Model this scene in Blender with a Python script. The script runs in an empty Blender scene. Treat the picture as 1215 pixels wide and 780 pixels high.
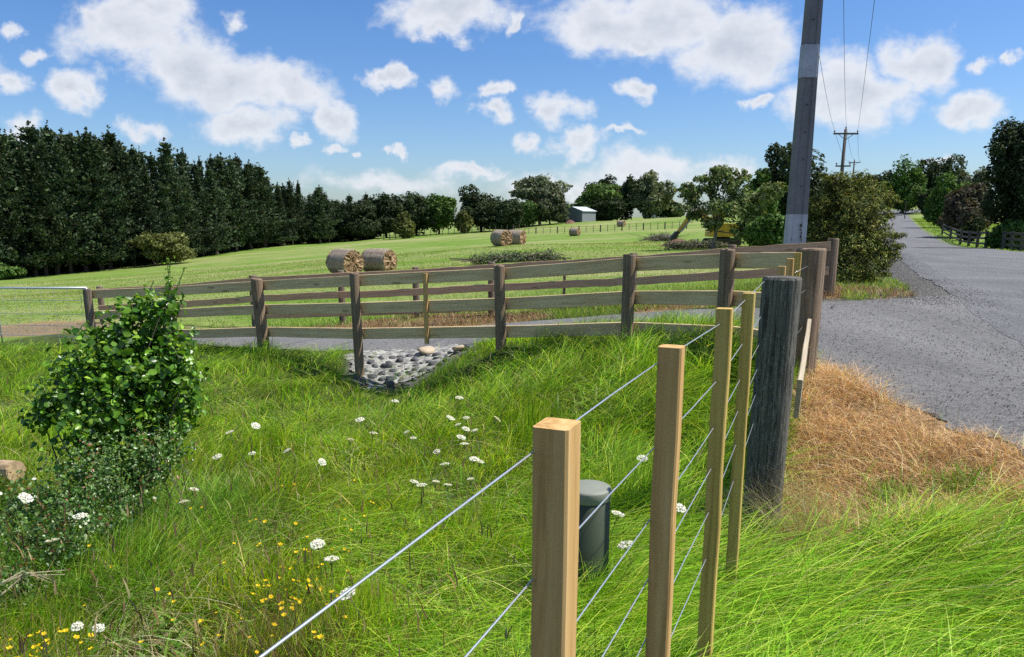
import bpy, math, random
import numpy as np
from mathutils import Vector, Matrix
R = math.radians
rng = np.random.default_rng(7)
random.seed(7)
scn = bpy.context.scene
col = scn.collection

# ------------------------------------------------------------------ camera model
F = 912.0; CX, CY = 607.5, 455.0; TH = R(12.2); EYE = 1.55
CT, ST = math.cos(TH), math.sin(TH)
def at(px, py, d):
    """world point seen at photo pixel (px,py), d metres forward on the ground"""
    dx = (px-CX)/F; dy = -(py-CY)/F
    # cam axes: right=(1,0,0) up=(0,ST,CT) fwd=(0,CT,-ST)
    vy = CT + dy*ST; vz = -ST + dy*CT
    k = d/vy
    return np.array([dx*k, d, EYE + vz*k])
def proj(x, y, z):
    z = z-EYE
    f = y*CT - z*ST; u = y*ST + z*CT
    f = np.maximum(f, .05)
    return CX + F*x/f, CY - F*u/f

# ------------------------------------------------------------------ noise helpers
def snoise(x, y, s=1.0, seed=0):
    """cheap smooth noise -1..1 from rotated sines"""
    r = np.random.default_rng(seed); v = 0
    for i in range(6):
        a = r.uniform(0, 6.28); f = s*r.uniform(.6, 1.9); p = r.uniform(0, 6.28)
        v = v + np.sin((x*np.cos(a)+y*np.sin(a))*f + p + 1.3*np.sin((x*np.sin(a)-y*np.cos(a))*f*.7+p*2))
    return v/3.2

# ------------------------------------------------------------------ terrain
GP = []   # (x,y,z)
def g(px, py, d, sub=0.0):
    p = at(px, py, d); GP.append((p[0], p[1], p[2]-sub))
for p in [(0,0,-.22),(-3,0,-.25),(3,0,-.1),(0,-4,-.2),(-12,-4,-.3),(12,-4,.1),(-1.8,2.5,-.3),(0,2.5,-.24),(-9,4,-.35),(-14,9,-.4),
          (3.2,4.6,.2),(4.5,3,.2),(6,0,.2),(8,6,.25),(1.6,2.6,-.2)]: GP.append(p)
g(870,672,3.3,.2); g(910,628,4.3,.12); g(955,440,6.2,.0); g(864,405,7.0); g(748,393,7.9,.1); g(595,410,8.8,.05)
g(420,447,9.6); g(304,407,11,.1); g(103,396,12.5,.15)
g(450,417,10.4); g(700,388,9.6); g(850,392,8.6); g(975,440,6.75); g(450,398,13.2); g(600,383,13.3); g(740,373,12.3)
g(850,368,11.3); g(975,362,11); g(1100,370,10.8); g(1180,400,8.8); g(300,404,12.2)
g(500,470,8.3,.25); g(330,440,9,.25); g(650,402,8.1,.22); g(712,392,8.0,.16); g(400,560,5,.25); g(750,480,5.6,.25); g(1190,600,3.9,.08); g(1050,620,3.9,.1)
g(490,440,9.7,.05)
g(200,470,7.5,.25); g(20,480,8,.2)
g(989,350,12); g(1010,338,15); g(1090,330,18); g(1188,296,45); g(1060,296,45); g(1120,277,83); g(1093,265,148); g(1066,251,300); g(1060,243,420)
g(1215,300,45); g(1215,292,60); g(1215,262,200)
g(329,392,16); g(118,385,17); g(0,395,16); g(493,378,15); g(583,377,14.6); g(666,371,14.5); g(752,361,13.8); g(869,350,13)
g(405,326,38); g(450,323,40); g(593,292,60); g(612,291,64); g(684,279,125); g(738,269,165); g(785,286,95); g(850,292,60); g(845,296,45)
g(610,312,30); g(830,300,40); g(940,300,35); g(700,320,28)
g(0,332,105); g(100,325,112); g(200,312,125); g(350,291,160); g(400,289,168); g(450,284,175); g(540,277,185); g(600,273,190)
g(670,264,205); g(740,262,210); g(800,258,190); g(900,262,150); g(0,352,60); g(150,340,60); g(300,335,45)
for p in [(0,1500,-6),(-1800,1500,-25),(1800,1500,0),(-700,400,-20),(0,420,-9),(600,400,2),(0,2600,-10),(-4000,2600,-30),(4000,2600,-10),(-200,60,-6),(60,20,.2),(120,60,0)]:
    GP.append(p)
GP = np.array(GP)
CC = 6.0
def uv(x, y):
    y = np.maximum(y, -5.2)
    return np.stack([np.asarray(x/(y+CC)*1.1, float), np.log(y+CC)], -1)
_c = uv(GP[:,0], GP[:,1])
def _phi(r2): return np.sqrt(r2+.0004)
_n = len(GP)
_A = _phi(((_c[:,None]-_c[None])**2).sum(-1)) - np.eye(_n)*.004
_P = np.hstack([np.ones((_n,1)), _c])
_M = np.block([[_A,_P],[_P.T,np.zeros((3,3))]])
# interpolate z relative to eye divided by distance scale so near detail and far sweep are balanced
_sc = (GP[:,1]+CC)
_w = np.linalg.solve(_M, np.concatenate([(GP[:,2]-EYE)/_sc, np.zeros(3)]))
def terr(x, y):
    x = np.asarray(x, float); y = np.asarray(y, float)
    sh = np.broadcast(x, y).shape
    x = np.broadcast_to(x, sh).ravel(); y = np.broadcast_to(y, sh).ravel()
    out = np.empty(len(x))
    for i in range(0, len(x), 40000):
        c = uv(x[i:i+40000], y[i:i+40000])
        A = _phi(((c[:,None]-_c[None])**2).sum(-1))
        v = A@_w[:_n] + _w[_n] + c@_w[_n+1:]
        out[i:i+40000] = v*(np.maximum(y[i:i+40000],-5.2)+CC)+EYE
    return out.reshape(sh)
def tz(x, y): return float(terr(np.array([x]), np.array([y]))[0])

def pip(x, y, poly):
    """points in polygon"""
    poly = np.asarray(poly); ins = np.zeros(np.shape(x), bool); j = len(poly)-1
    for i in range(len(poly)):
        xi, yi = poly[i]; xj, yj = poly[j]
        c = ((yi > y) != (yj > y)) & (x < (xj-xi)*(y-yi)/((yj-yi) if yj != yi else 1e-9)+xi)
        ins ^= c; j = i
    return ins

# ------------------------------------------------------------------ materials
def new_mat(name):
    m = bpy.data.materials.new(name); m.use_nodes = True
    nt = m.node_tree; nt.nodes.clear()
    return m, nt
class NB:
    def __init__(s, nt): s.nt = nt
    def n(s, t, **kw):
        nd = s.nt.nodes.new(t)
        for k, v in kw.items(): setattr(nd, k, v)
        return nd
    def l(s, a, b): s.nt.links.new(a, b)
    def math(s, op, a, b=None, c=None, clamp=False):
        nd = s.n('ShaderNodeMath', operation=op); nd.use_clamp = clamp
        for i, v in enumerate((a, b, c)):
            if v is None: continue
            if isinstance(v, (int, float)): nd.inputs[i].default_value = v
            else: s.l(v, nd.inputs[i])
        return nd.outputs[0]
    def noise(s, vec, scale, detail=3, rough=.55, dist=0):
        nd = s.n('ShaderNodeTexNoise'); nd.inputs['Scale'].default_value = scale
        nd.inputs['Detail'].default_value = detail; nd.inputs['Roughness'].default_value = rough
        nd.inputs['Distortion'].default_value = dist
        if vec is not None: s.l(vec, nd.inputs['Vector'])
        return nd.outputs['Fac']
    def voro(s, vec, scale, feature='F1'):
        nd = s.n('ShaderNodeTexVoronoi'); nd.feature = feature; nd.inputs['Scale'].default_value = scale
        if vec is not None: s.l(vec, nd.inputs['Vector'])
        return nd
    def ramp(s, fac, stops, interp='LINEAR'):
        nd = s.n('ShaderNodeValToRGB'); cr = nd.color_ramp; cr.interpolation = interp
        while len(cr.elements) < len(stops): cr.elements.new(.5)
        for e, (p, c) in zip(cr.elements, stops):
            e.position = p; e.color = (c[0], c[1], c[2], 1) if not isinstance(c, (int, float)) else (c, c, c, 1)
        s.l(fac, nd.inputs[0]); return nd.outputs[0]
    def mix(s, fac, a, b, mode='MIX'):
        nd = s.n('ShaderNodeMix', data_type='RGBA', blend_type=mode)
        for sock, v in ((nd.inputs[0], fac), (nd.inputs[6], a), (nd.inputs[7], b)):
            if isinstance(v, (int, float)): sock.default_value = v
            elif isinstance(v, tuple): sock.default_value = (*v[:3], 1)
            else: s.l(v, sock)
        return nd.outputs[2]
    def map(s, vec, scale=(1,1,1)):
        nd = s.n('ShaderNodeVectorMath', operation='MULTIPLY'); s.l(vec, nd.inputs[0]); nd.inputs[1].default_value = scale
        return nd.outputs[0]
    def attr(s, name): return s.n('ShaderNodeAttribute', attribute_name=name)
    def bump(s, h, strength=.3, dist=.01, normal=None):
        nd = s.n('ShaderNodeBump'); nd.inputs['Strength'].default_value = strength; nd.inputs['Distance'].default_value = dist
        s.l(h, nd.inputs['Height'])
        if normal is not None: s.l(normal, nd.inputs['Normal'])
        return nd.outputs[0]
    def bsdf(s, base, rough=.8, metal=0, normal=None, spec=.5, out=True):
        nd = s.n('ShaderNodeBsdfPrincipled')
        if isinstance(base, tuple): nd.inputs['Base Color'].default_value = (*base[:3], 1)
        else: s.l(base, nd.inputs['Base Color'])
        if isinstance(rough, (int, float)): nd.inputs['Roughness'].default_value = rough
        else: s.l(rough, nd.inputs['Roughness'])
        nd.inputs['Metallic'].default_value = metal
        nd.inputs['Specular IOR Level'].default_value = spec
        if normal is not None: s.l(normal, nd.inputs['Normal'])
        if out:
            o = s.n('ShaderNodeOutputMaterial'); s.l(nd.outputs[0], o.inputs[0])
        return nd.outputs[0]

def leaf_mat(name, rough=.5, transl=.35, spec=.4):
    m, nt = new_mat(name); b = NB(nt)
    c = b.attr('col').outputs['Color']
    p = b.bsdf(c, rough, spec=spec, out=False)
    t = b.n('ShaderNodeBsdfTranslucent')
    c2 = b.mix(1.0, c, (1.25, 1.15, .55), 'MULTIPLY'); b.l(c2, t.inputs[0])
    mx = b.n('ShaderNodeMixShader'); mx.inputs[0].default_value = transl
    b.l(p, mx.inputs[1]); b.l(t.outputs[0], mx.inputs[2])
    o = b.n('ShaderNodeOutputMaterial'); b.l(mx.outputs[0], o.inputs[0])
    return m
def simple_mat(name, base, rough=.6, metal=0, var=.12, scale=6, spec=.5, bump=0):
    m, nt = new_mat(name); b = NB(nt)
    tc = b.n('ShaderNodeTexCoord').outputs['Object']
    n = b.noise(tc, scale, 5, .6)
    k = b.ramp(n, [(.3, tuple(v*(1-var*1.5) for v in base)), (.55, base), (.75, tuple(min(1, v*(1+var)) for v in base))])
    nr = b.bump(b.noise(tc, scale*6, 4), bump, .01) if bump else None
    b.bsdf(k, rough, metal, nr, spec); return m
def wood_mat(name, c1, c2, dark, knots=True, weather=0.0, bump=.5, fs=1.0):
    """timber: attribute g = (length, across, across) in metres"""
    m, nt = new_mat(name); b = NB(nt)
    gv = b.attr('g').outputs['Vector']; oi = b.n('ShaderNodeObjectInfo').outputs['Random']
    ad = b.n('ShaderNodeVectorMath', operation='ADD'); b.l(gv, ad.inputs[0])
    cb = b.n('ShaderNodeCombineXYZ'); b.l(b.math('MULTIPLY', oi, 37.0), cb.inputs[0]); b.l(b.math('MULTIPLY', oi, 11.0), cb.inputs[1]); b.l(cb.outputs[0], ad.inputs[1])
    v = ad.outputs[0]
    gr = b.noise(b.map(v, (1.6, 38, 38)), 1.0, 5, .65, .6)
    fine = b.noise(b.map(v, (6, 260, 260)), 1.0, 4, .7)
    big = b.noise(b.map(v, (.9, 4, 4)), 2.0, 3, .5)
    c = b.ramp(gr, [(.3, dark), (.47, c1), (.7, c2)])
    c = b.mix(b.math('MULTIPLY', fine, .35), c, dark)
    c = b.mix(b.ramp(big, [(.4, 0.0), (.7, .4 if weather else .3)]), c, tuple(x*.7 for x in c1))
    if knots:
        vo = b.voro(b.map(v, (1.7, 7, 7)), 1.0)
        kn = b.ramp(vo.outputs['Distance'], [(.0, .75), (.10, .55), (.16, .0)])
        c = b.mix(kn, c, tuple(x*.45 for x in dark))
    h = b.math('ADD', b.math('MULTIPLY', gr, .6), b.math('MULTIPLY', fine, .4))
    if weather:
        cr = b.noise(b.map(v, (2.2*fs, 34*fs, 34*fs)), 1.0, 5, .7, .8)
        crk = b.ramp(cr, [(.55, 0.0), (.64, 1.0)])
        c = b.mix(b.math('MULTIPLY', crk, weather), c, (.012, .011, .010))
        li = b.ramp(b.noise(b.map(v, (9*fs, 26*fs, 26*fs)), 1.0, 5, .7), [(.52, 0.0), (.66, 1.0)])
        c = b.mix(b.math('MULTIPLY', li, weather*.45), c, (.30, .31, .27))
        h = b.math('SUBTRACT', h, crk)
    b.bsdf(c, .82, 0, b.bump(h, bump, .004), .3)
    return m

M = {}
M['rail'] = wood_mat('weathered_rail_timber', (.66,.495,.27), (.78,.64,.40), (.44,.31,.16), weather=.06)
M['rail_far'] = wood_mat('brown_rail_timber', (.52,.355,.215), (.64,.47,.31), (.33,.205,.12), weather=.15)
M['round_post'] = wood_mat('round_post_timber', (.22,.155,.10), (.34,.255,.17), (.10,.07,.045), weather=.4)
M['far_post'] = wood_mat('far_post_timber', (.17,.135,.10), (.26,.21,.16), (.09,.07,.05), weather=.5)
M['old_post'] = wood_mat('grey_black_old_timber', (.10,.094,.08), (.22,.205,.175), (.035,.033,.028), knots=False, weather=.9, bump=1.0, fs=2.2)
M['batten'] = wood_mat('new_batten_timber', (.54,.335,.125), (.68,.47,.21), (.32,.18,.06), weather=.0, bump=.25)
M['batten_green'] = wood_mat('treated_green_batten_timber', (.50,.345,.09), (.60,.46,.16), (.28,.185,.05), weather=.0, bump=.25)
M['plank'] = wood_mat('pale_plank_timber', (.42,.36,.25), (.52,.46,.34), (.28,.23,.15), weather=.1)
M['bark'] = simple_mat('tree_bark', (.10,.08,.06), .9, var=.4, scale=3, bump=.4)
M['pine_bark'] = simple_mat('pine_bark', (.085,.065,.05), .9, var=.4, scale=3)
M['pale_bark'] = simple_mat('pale_bark', (.22,.18,.14), .9, var=.3, scale=5)
M['wire'] = simple_mat('galvanised_wire', (.62,.64,.66), .38, .85, .08, 40)
M['galv'] = simple_mat('galvanised_pipe', (.60,.66,.70), .4, .7, .06, 10)
M['concrete'] = simple_mat('pole_concrete', (.165,.165,.17), .85, 0, .16, 2.2, bump=.2)
M['concrete_pale'] = simple_mat('pale_painted_concrete', (.42,.43,.46), .8, 0, .12, 5, bump=.15)
M['sheet'] = simple_mat('metal_sheet', (.34,.35,.38), .5, .5, .15, 4)
M['silt'] = simple_mat('pale_silt', (.29,.285,.26), .9, 0, .6, 14, bump=.5)
M['dark'] = simple_mat('dark_paint', (.02,.02,.022), .6)
M['cable'] = simple_mat('cable', (.03,.03,.035), .6)
M['ceramic'] = simple_mat('ceramic', (.08,.05,.04), .3)
M['arm'] = simple_mat('crossarm_timber', (.10,.085,.07), .9)
M['leaf'] = leaf_mat('broad_leaf', .33, .38, .5)
M['foliage'] = leaf_mat('foliage', .7, .25, .12)
M['needle'] = leaf_mat('pine_needles', .65, .12, .2)
M['grass'] = leaf_mat('grass_blade', .45, .40, .20)
M['dry'] = leaf_mat('dry_grass', .7, .25, .25)
M['petal'] = leaf_mat('petals', .6, .3, .2)
M['stone'] = simple_mat('dark_river_stone', (.062,.066,.072), .75, 0, .35, 14, bump=.3)
M['slab'] = simple_mat('tan_sandstone', (.42,.34,.24), .85, 0, .2, 9, bump=.3)
M['yellow'] = simple_mat('yellow_machine_paint', (.62,.40,.045), .45, 0, .2, 3)
M['black_metal'] = simple_mat('grimy_steel', (.05,.045,.04), .6, .3, .3, 6)
M['glass'] = simple_mat('tinted_glass', (.03,.04,.045), .12, 0, .1, 3, spec=.8)
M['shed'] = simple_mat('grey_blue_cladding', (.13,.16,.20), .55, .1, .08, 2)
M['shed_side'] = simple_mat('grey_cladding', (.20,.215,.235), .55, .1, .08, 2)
M['roof'] = simple_mat('pale_roof_iron', (.62,.65,.66), .4, .3, .05, 2)
M['white'] = simple_mat('white_boards', (.75,.75,.72), .6)
M['stem']=simple_mat('green_stem',(.12,.17,.05),.7)
M['rust'] = simple_mat('red_brown_soil', (.20,.10,.07), .95, 0, .3, 6)
M['plastic'] = simple_mat('dark_green_plastic', (.028,.042,.018), .62, 0, .15, 8)
M['cap'] = simple_mat('dusty_grey_green_plastic', (.20,.215,.17), .6, 0, .1, 7)
M['log'] = simple_mat('sawn_log', (.42,.30,.18), .9, 0, .3, 12)

# bale
m, nt = new_mat('hay_bale_wrap'); b = NB(nt); gv = b.attr('g').outputs['Vector']
ln = b.noise(b.map(gv, (30, 3, 3)), 1.0, 4, .7, .5)
c = b.ramp(ln, [(.3, (.12,.09,.065)), (.5, (.28,.225,.17)), (.7, (.48,.42,.35))])
b.bsdf(c, .9, 0, b.bump(b.noise(b.map(gv, (60, 12, 12)), 1, 5, .7), .8, .04), .2); M['bale'] = m
m, nt = new_mat('hay_bale_end'); b = NB(nt); gv = b.attr('g').outputs['Vector']
c = b.ramp(b.noise(gv, 7, 6, .75, .6), [(.33, (.05,.028,.015)), (.48, (.24,.15,.08)), (.62, (.48,.35,.21)), (.8, (.62,.5,.33))])
b.bsdf(c, .95, 0, b.bump(b.noise(gv, 10, 6, .75), 1, .06), .1); M['bale_end'] = m

# ground (zones come in as attribute weights: r=gravel/silt, g=dead, b=mown field)
m, nt = new_mat('ground_cover'); b = NB(nt)
pos = b.n('ShaderNodeNewGeometry').outputs['Position']
z = b.attr('zone'); sep = b.n('ShaderNodeSeparateColor'); b.l(z.outputs['Color'], sep.inputs[0])
# mown pasture: curved swaths of cut straw and green regrowth, patchy
sw = b.noise(b.map(pos, (.07,.17,.0)), 1.0, 6, .68, 1.2)
pt = b.noise(b.map(pos, (.025,.045,.0)), 1.0, 5, .6, .3)
fn = b.noise(b.map(pos, (1.3,2.4,0)), 1.0, 6, .75)
green = b.ramp(b.noise(pos, .9, 5, .7), [(.3, (.08,.155,.018)), (.55, (.13,.22,.026)), (.75, (.19,.27,.045))])
straw = b.ramp(fn, [(.35, (.25,.25,.10)), (.65, (.38,.345,.18))])
tfac = b.math('ADD', b.math('MULTIPLY', sw, .55), b.math('MULTIPLY', pt, .45))
fld = b.mix(b.ramp(tfac, [(.45, 0.02), (.53, .40), (.62, .85)]), green, straw)
fld = b.mix(b.ramp(fn, [(.5, 0.0), (.8, .5)]), fld, (.11,.19,.03))
near = b.ramp(b.noise(pos, 5, 5, .7), [(.3, (.025,.035,.010)), (.6, (.07,.10,.02)), (.8, (.11,.12,.035))])
vg = b.voro(b.map(pos, (1,1,1)), 26).outputs['Color']
gra = b.ramp(b.noise(pos, 42, 6, .8), [(.3, (.05,.05,.045)), (.5, (.125,.12,.11)), (.72, (.27,.26,.24))])
gsep = b.n('ShaderNodeSeparateColor'); b.l(vg, gsep.inputs[0])
gra = b.mix(b.math('MULTIPLY', gsep.outputs[0], .45), gra, (.06,.06,.058))
dead = b.ramp(b.noise(pos, 22, 6, .75), [(.3, (.10,.062,.03)), (.55, (.30,.20,.11)), (.8, (.46,.33,.19))])
c = b.mix(sep.outputs[2], near, fld); c = b.mix(sep.outputs[1], c, dead); c = b.mix(sep.outputs[0], c, gra)
b.bsdf(c, .95, 0, b.bump(b.noise(pos, 9, 6, .8), .7, .05), .15); M['ground'] = m

# seal (chip seal road)
def seal_mat(name, lo, mid, hi, spots):
    m, nt = new_mat(name); b = NB(nt)
    pos = b.n('ShaderNodeNewGeometry').outputs['Position']
    chips = b.noise(pos, 95, 4, .8); mids = b.noise(pos, 17, 5, .75)
    big = b.noise(b.map(pos, (.55,.16,0)), 1.2, 5, .65, .4)
    base = b.ramp(chips, [(.32, lo), (.5, mid), (.70, hi)])
    base = b.mix(b.ramp(big, [(.38, 0.0), (.62, .6)]), base, tuple(v*.62 for v in mid))
    base = b.mix(b.ramp(mids, [(.50, 0.0), (.62, .65 if spots else .4)]), base, tuple(v*.4 for v in mid))
    w = b.attr('edge').outputs['Fac']
    if spots:
        for sc, thr in ((34, .27), (70, .33)):
            vo = b.voro(pos, sc); ss = b.n('ShaderNodeSeparateColor'); b.l(vo.outputs['Color'], ss.inputs[0])
            spot = b.math('MULTIPLY', b.math('LESS_THAN', vo.outputs['Distance'], thr), b.math('GREATER_THAN', b.math('ADD', ss.outputs[0], b.math('MULTIPLY', mids, .35)), b.math('SUBTRACT', .98, b.math('MULTIPLY', w, .32))))
            base = b.mix(b.math('MULTIPLY', spot, .9), base, b.mix(ss.outputs[1], (.02,.02,.021), (.11,.105,.10)))
    b.bsdf(base, .9, 0, b.bump(b.math('ADD', chips, b.math('MULTIPLY', mids, 1.5)), .8, .012), .25); return m
M['seal'] = seal_mat('chip_seal', (.07,.071,.073), (.15,.152,.157), (.29,.29,.295), False)
M['chip'] = seal_mat('loose_chip_seal', (.05,.05,.05), (.175,.174,.172), (.40,.395,.38), True)

# ------------------------------------------------------------------ mesh helpers
def make_obj(name, V, Fc, mat, parent=None, origin=(0,0,0), attrs=None, smooth=False, mats=None, mi=None):
    """V (n,3) ; Fc list of arrays (each (k,m)) or list of index lists"""
    me = bpy.data.meshes.new(name)
    V = np.asarray(V, np.float32) - np.asarray(origin, np.float32)
    arrs = Fc if isinstance(Fc, list) and len(Fc) and isinstance(Fc[0], np.ndarray) and Fc[0].ndim == 2 else None
    if arrs is None:
        me.from_pydata([tuple(map(float, v)) for v in V], [], [tuple(int(i) for i in f) for f in Fc])
    else:
        me.vertices.add(len(V)); me.vertices.foreach_set('co', V.ravel())
        loops = np.concatenate([a.ravel() for a in arrs]); tot = np.concatenate([np.full(len(a), a.shape[1]) for a in arrs])
        st = np.concatenate([[0], np.cumsum(tot)[:-1]])
        me.loops.add(len(loops)); me.loops.foreach_set('vertex_index', loops.astype(np.int32))
        me.polygons.add(len(tot)); me.polygons.foreach_set('loop_start', st.astype(np.int32))
        me.polygons.foreach_set('loop_total', tot.astype(np.int32))
        me.update(calc_edges=True)
    if smooth:
        me.polygons.foreach_set('use_smooth', np.ones(len(me.polygons), bool))
    if attrs:
        for k, a in attrs.items():
            a = np.asarray(a, np.float32)
            if k == 'g':
                at_ = me.attributes.new('g', 'FLOAT_VECTOR', 'POINT'); at_.data.foreach_set('vector', a.ravel())
            elif a.ndim == 1:
                at_ = me.attributes.new(k, 'FLOAT', 'POINT'); at_.data.foreach_set('value', a)
            else:
                at_ = me.attributes.new(k, 'FLOAT_COLOR', 'POINT')
                if a.shape[1] == 3: a = np.hstack([a, np.ones((len(a),1), np.float32)])
                at_.data.foreach_set('color', a.ravel())
    for mm in (mats or [mat]): me.materials.append(mm)
    if mi is not None: me.polygons.foreach_set('material_index', np.asarray(mi, np.int32))
    o = bpy.data.objects.new(name, me); col.objects.link(o)
    if parent is not None: o.parent = parent
    return o
def tag(o, label=None, cat=None, group=None, kind=None):
    if label: o['label'] = label
    if cat: o['category'] = cat
    if group: o['group'] = group
    if kind: o['kind'] = kind
    return o
def thing(name, label, cat, loc, group=None):
    o = bpy.data.objects.new(name, None); col.objects.link(o); o.location = tuple(float(v) for v in loc)
    o.empty_display_size = .2
    return tag(o, label, cat, group)

class MB:
    """collects geometry (world coordinates) for one mesh"""
    def __init__(s): s.V = []; s.F = []; s.G = []; s.n = 0; s.MI = []
    def add(s, V, Fc, G=None, mi=0):
        V = np.asarray(V, float); s.V.append(V); s.G.append(V if G is None else np.asarray(G, float))
        for f in Fc: s.F.append([i+s.n for i in f]); s.MI.append(mi)
        s.n += len(V); return s
    def build(s, name, mat, parent=None, origin=(0,0,0), smooth=False, mats=None):
        return make_obj(name, np.vstack(s.V), s.F, mat, parent, origin, {'g': np.vstack(s.G)}, smooth, mats, s.MI if mats else None)
def frame(d):
    d = np.asarray(d, float); d = d/np.linalg.norm(d)
    up = np.array([0,0,1.]) if abs(d[2]) < .95 else np.array([0,1.,0])
    a = np.cross(up, d); a /= np.linalg.norm(a); b_ = np.cross(d, a)
    return d, a, b_     # along, side, up
def sweep(P, prof, scale=None, side=None, cap=True, jitter=0, seed=0):
    """P list of points, prof (k,2) [side,up]; returns V,F,G"""
    P = np.asarray(P, float); n = len(P); prof = np.asarray(prof, float); k = len(prof)
    V = []; G = []; L = 0; r = np.random.default_rng(seed)
    ph = r.uniform(0, 10)
    for i in range(n):
        d = P[min(i+1, n-1)]-P[max(i-1, 0)]
        dd, a, u = frame(d)
        if side is not None:
            a = np.asarray(side, float); a = a-dd*a.dot(dd); a /= np.linalg.norm(a); u = np.cross(dd, a)
        if i: L += np.linalg.norm(P[i]-P[i-1])
        sc = 1 if scale is None else scale[i]
        j = r.normal(0, jitter, k) if jitter else np.zeros(k)
        for q in range(k):
            pr = prof[q]*sc*(1+j[q])
            V.append(P[i]+a*pr[0]+u*pr[1]); G.append((L, prof[q][0], prof[q][1]))
    Fc = []
    for i in range(n-1):
        for q in range(k):
            q2 = (q+1) % k
            Fc.append([i*k+q, i*k+q2, (i+1)*k+q2, (i+1)*k+q])
    if cap:
        Fc.append([q for q in range(k)][::-1]); Fc.append([(n-1)*k+q for q in range(k)])
    return V, Fc, G
def rect(w, h, c=.004):
    w /= 2; h /= 2
    return [(-w+c,-h),(w-c,-h),(w,-h+c),(w,h-c),(w-c,h),(-w+c,h),(-w,h-c),(-w,-h+c)]
def circ(r, k=14): return [(r*math.cos(2*math.pi*i/k), r*math.sin(2*math.pi*i/k)) for i in range(k)]
def line(p0, p1, n): return [np.asarray(p0)+(np.asarray(p1)-np.asarray(p0))*i/n for i in range(n+1)]
def beam(name, p0, p1, w, h, mat, parent, origin, side=None, seed=0, n=6, warp=.003):
    r = np.random.default_rng(seed); P = line(p0, p1, n)
    for i in range(1, n): P[i] = P[i] + r.normal(0, warp, 3)
    mb = MB(); mb.add(*sweep(P, rect(w, h), side=side)); return mb.build(name, mat, parent, origin)
def post_mesh(top, r, bury, mat, name, parent, origin, seed=0, k=18, lean=(0,0), flat=1.0):
    """round post; top = world top centre, goes down 'bury' metres"""
    rg = np.random.default_rng(seed); n = 14
    irr = 1+rg.normal(0, .025, k); irr = (irr+np.roll(irr, 1)+np.roll(irr, -1))/3
    V = []; G = []; Fc = []
    top = np.asarray(top, float)
    for i in range(n+1):
        t = i/n; zz = top[2]-bury*t; cx = top[0]-lean[0]*t; cy = top[1]-lean[1]*t
        rr = r*(1+.05*t); 
        if i == 0: rr *= .93
        if i == 1: zz = top[2]-.012
        w = 1+rg.normal(0, .008, k)
        for q in range(k):
            a = 2*math.pi*q/k
            V.append((cx+rr*irr[q]*w[q]*math.cos(a), cy+rr*irr[q]*w[q]*math.sin(a), zz+(rg.normal(0, .003) if i == 0 else 0)))
            G.append((bury*t, r*math.cos(a), r*math.sin(a)))
    for i in range(n):
        for q in range(k):
            q2 = (q+1) % k; Fc.append([i*k+q2, i*k+q, (i+1)*k+q, (i+1)*k+q2])
    Fc.append(list(range(k)))
    mb = MB(); mb.add(V, Fc, G)
    o = mb.build(name, mat, parent, origin); return o
def tube(P, r, k=6):
    P = np.asarray(P, float); sc = r if hasattr(r, '__len__') else None
    return sweep(P, circ(1 if sc is not None else r, k), scale=sc)
def box(c, s, rz=0):
    c = np.asarray(c, float); s = np.asarray(s, float)/2; V = []
    for sx, sy, sz in [(-1,-1,-1),(1,-1,-1),(1,1,-1),(-1,1,-1),(-1,-1,1),(1,-1,1),(1,1,1),(-1,1,1)]:
        x, y = sx*s[0], sy*s[1]; V.append((c[0]+x*math.cos(rz)-y*math.sin(rz), c[1]+x*math.sin(rz)+y*math.cos(rz), c[2]+sz*s[2]))
    return V, [[3,2,1,0],[4,5,6,7],[0,1,5,4],[1,2,6,5],[2,3,7,6],[3,0,4,7]]

# ------------------------------------------------------------------ layout polygons
def loft(name, L, Rr, nu, nv, zoff, mat, label, edge_l=.0, edge_r=.0, seed=0):
    def res(P, n):
        P = np.asarray(P, float); s = np.concatenate([[0], np.cumsum(np.linalg.norm(np.diff(P, axis=0), axis=1))])
        # smooth resample (Catmull-like by linear + box blur)
        t = (np.linspace(0, 1, n)**1)*s[-1]
        Q = np.stack([np.interp(t, s, P[:,0]), np.interp(t, s, P[:,1])], 1)
        return Q
    A = res(L, nu); B = res(Rr, nu)
    t = np.linspace(0, 1, nv)[None,:,None]
    P = A[:,None]*(1-t)+B[:,None]*t
    # ragged edges
    nx = (B-A); nx /= np.linalg.norm(nx, axis=1)[:,None]
    jl = edge_l*(snoise(A[:,0], A[:,1], 6, seed)+.6*snoise(A[:,0], A[:,1], 19, seed+1)); jr = edge_r*(snoise(B[:,0], B[:,1], 6, seed+2)+.6*snoise(B[:,0], B[:,1], 19, seed+3))
    P[:,0] += nx*jl[:,None]; P[:,-1] += nx*jr[:,None]
    X = P[...,0]; Y = P[...,1]; Z = terr(X, Y)+zoff
    V = np.stack([X, Y, Z], -1).reshape(-1, 3)
    i = np.arange((nu-1)*nv).reshape(nu-1, nv)[:,:-1].ravel()
    Fc = [np.stack([i, i+1, i+nv+1, i+nv], 1)]
    # more loose chips towards the edges and by the entrance
    tt = np.broadcast_to(t[...,0], X.shape)
    e = np.clip(1-np.minimum(tt, 1-tt)*np.linalg.norm(B-A, axis=1)[:,None]/1.2, 0, 1)*.7
    e = np.maximum(e, np.clip(1.15-np.hypot(X-4.3, Y-8)/4.5, 0, 1)*.75)
    if X.min() < -4: pass
    o = make_obj(name, V, Fc, mat, attrs={'edge': e.ravel()}, smooth=True)
    # make sure normals point up
    if o.data.polygons[0].normal.z < 0: o.data.flip_normals()
    return tag(o, label, None, None, 'structure')

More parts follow.
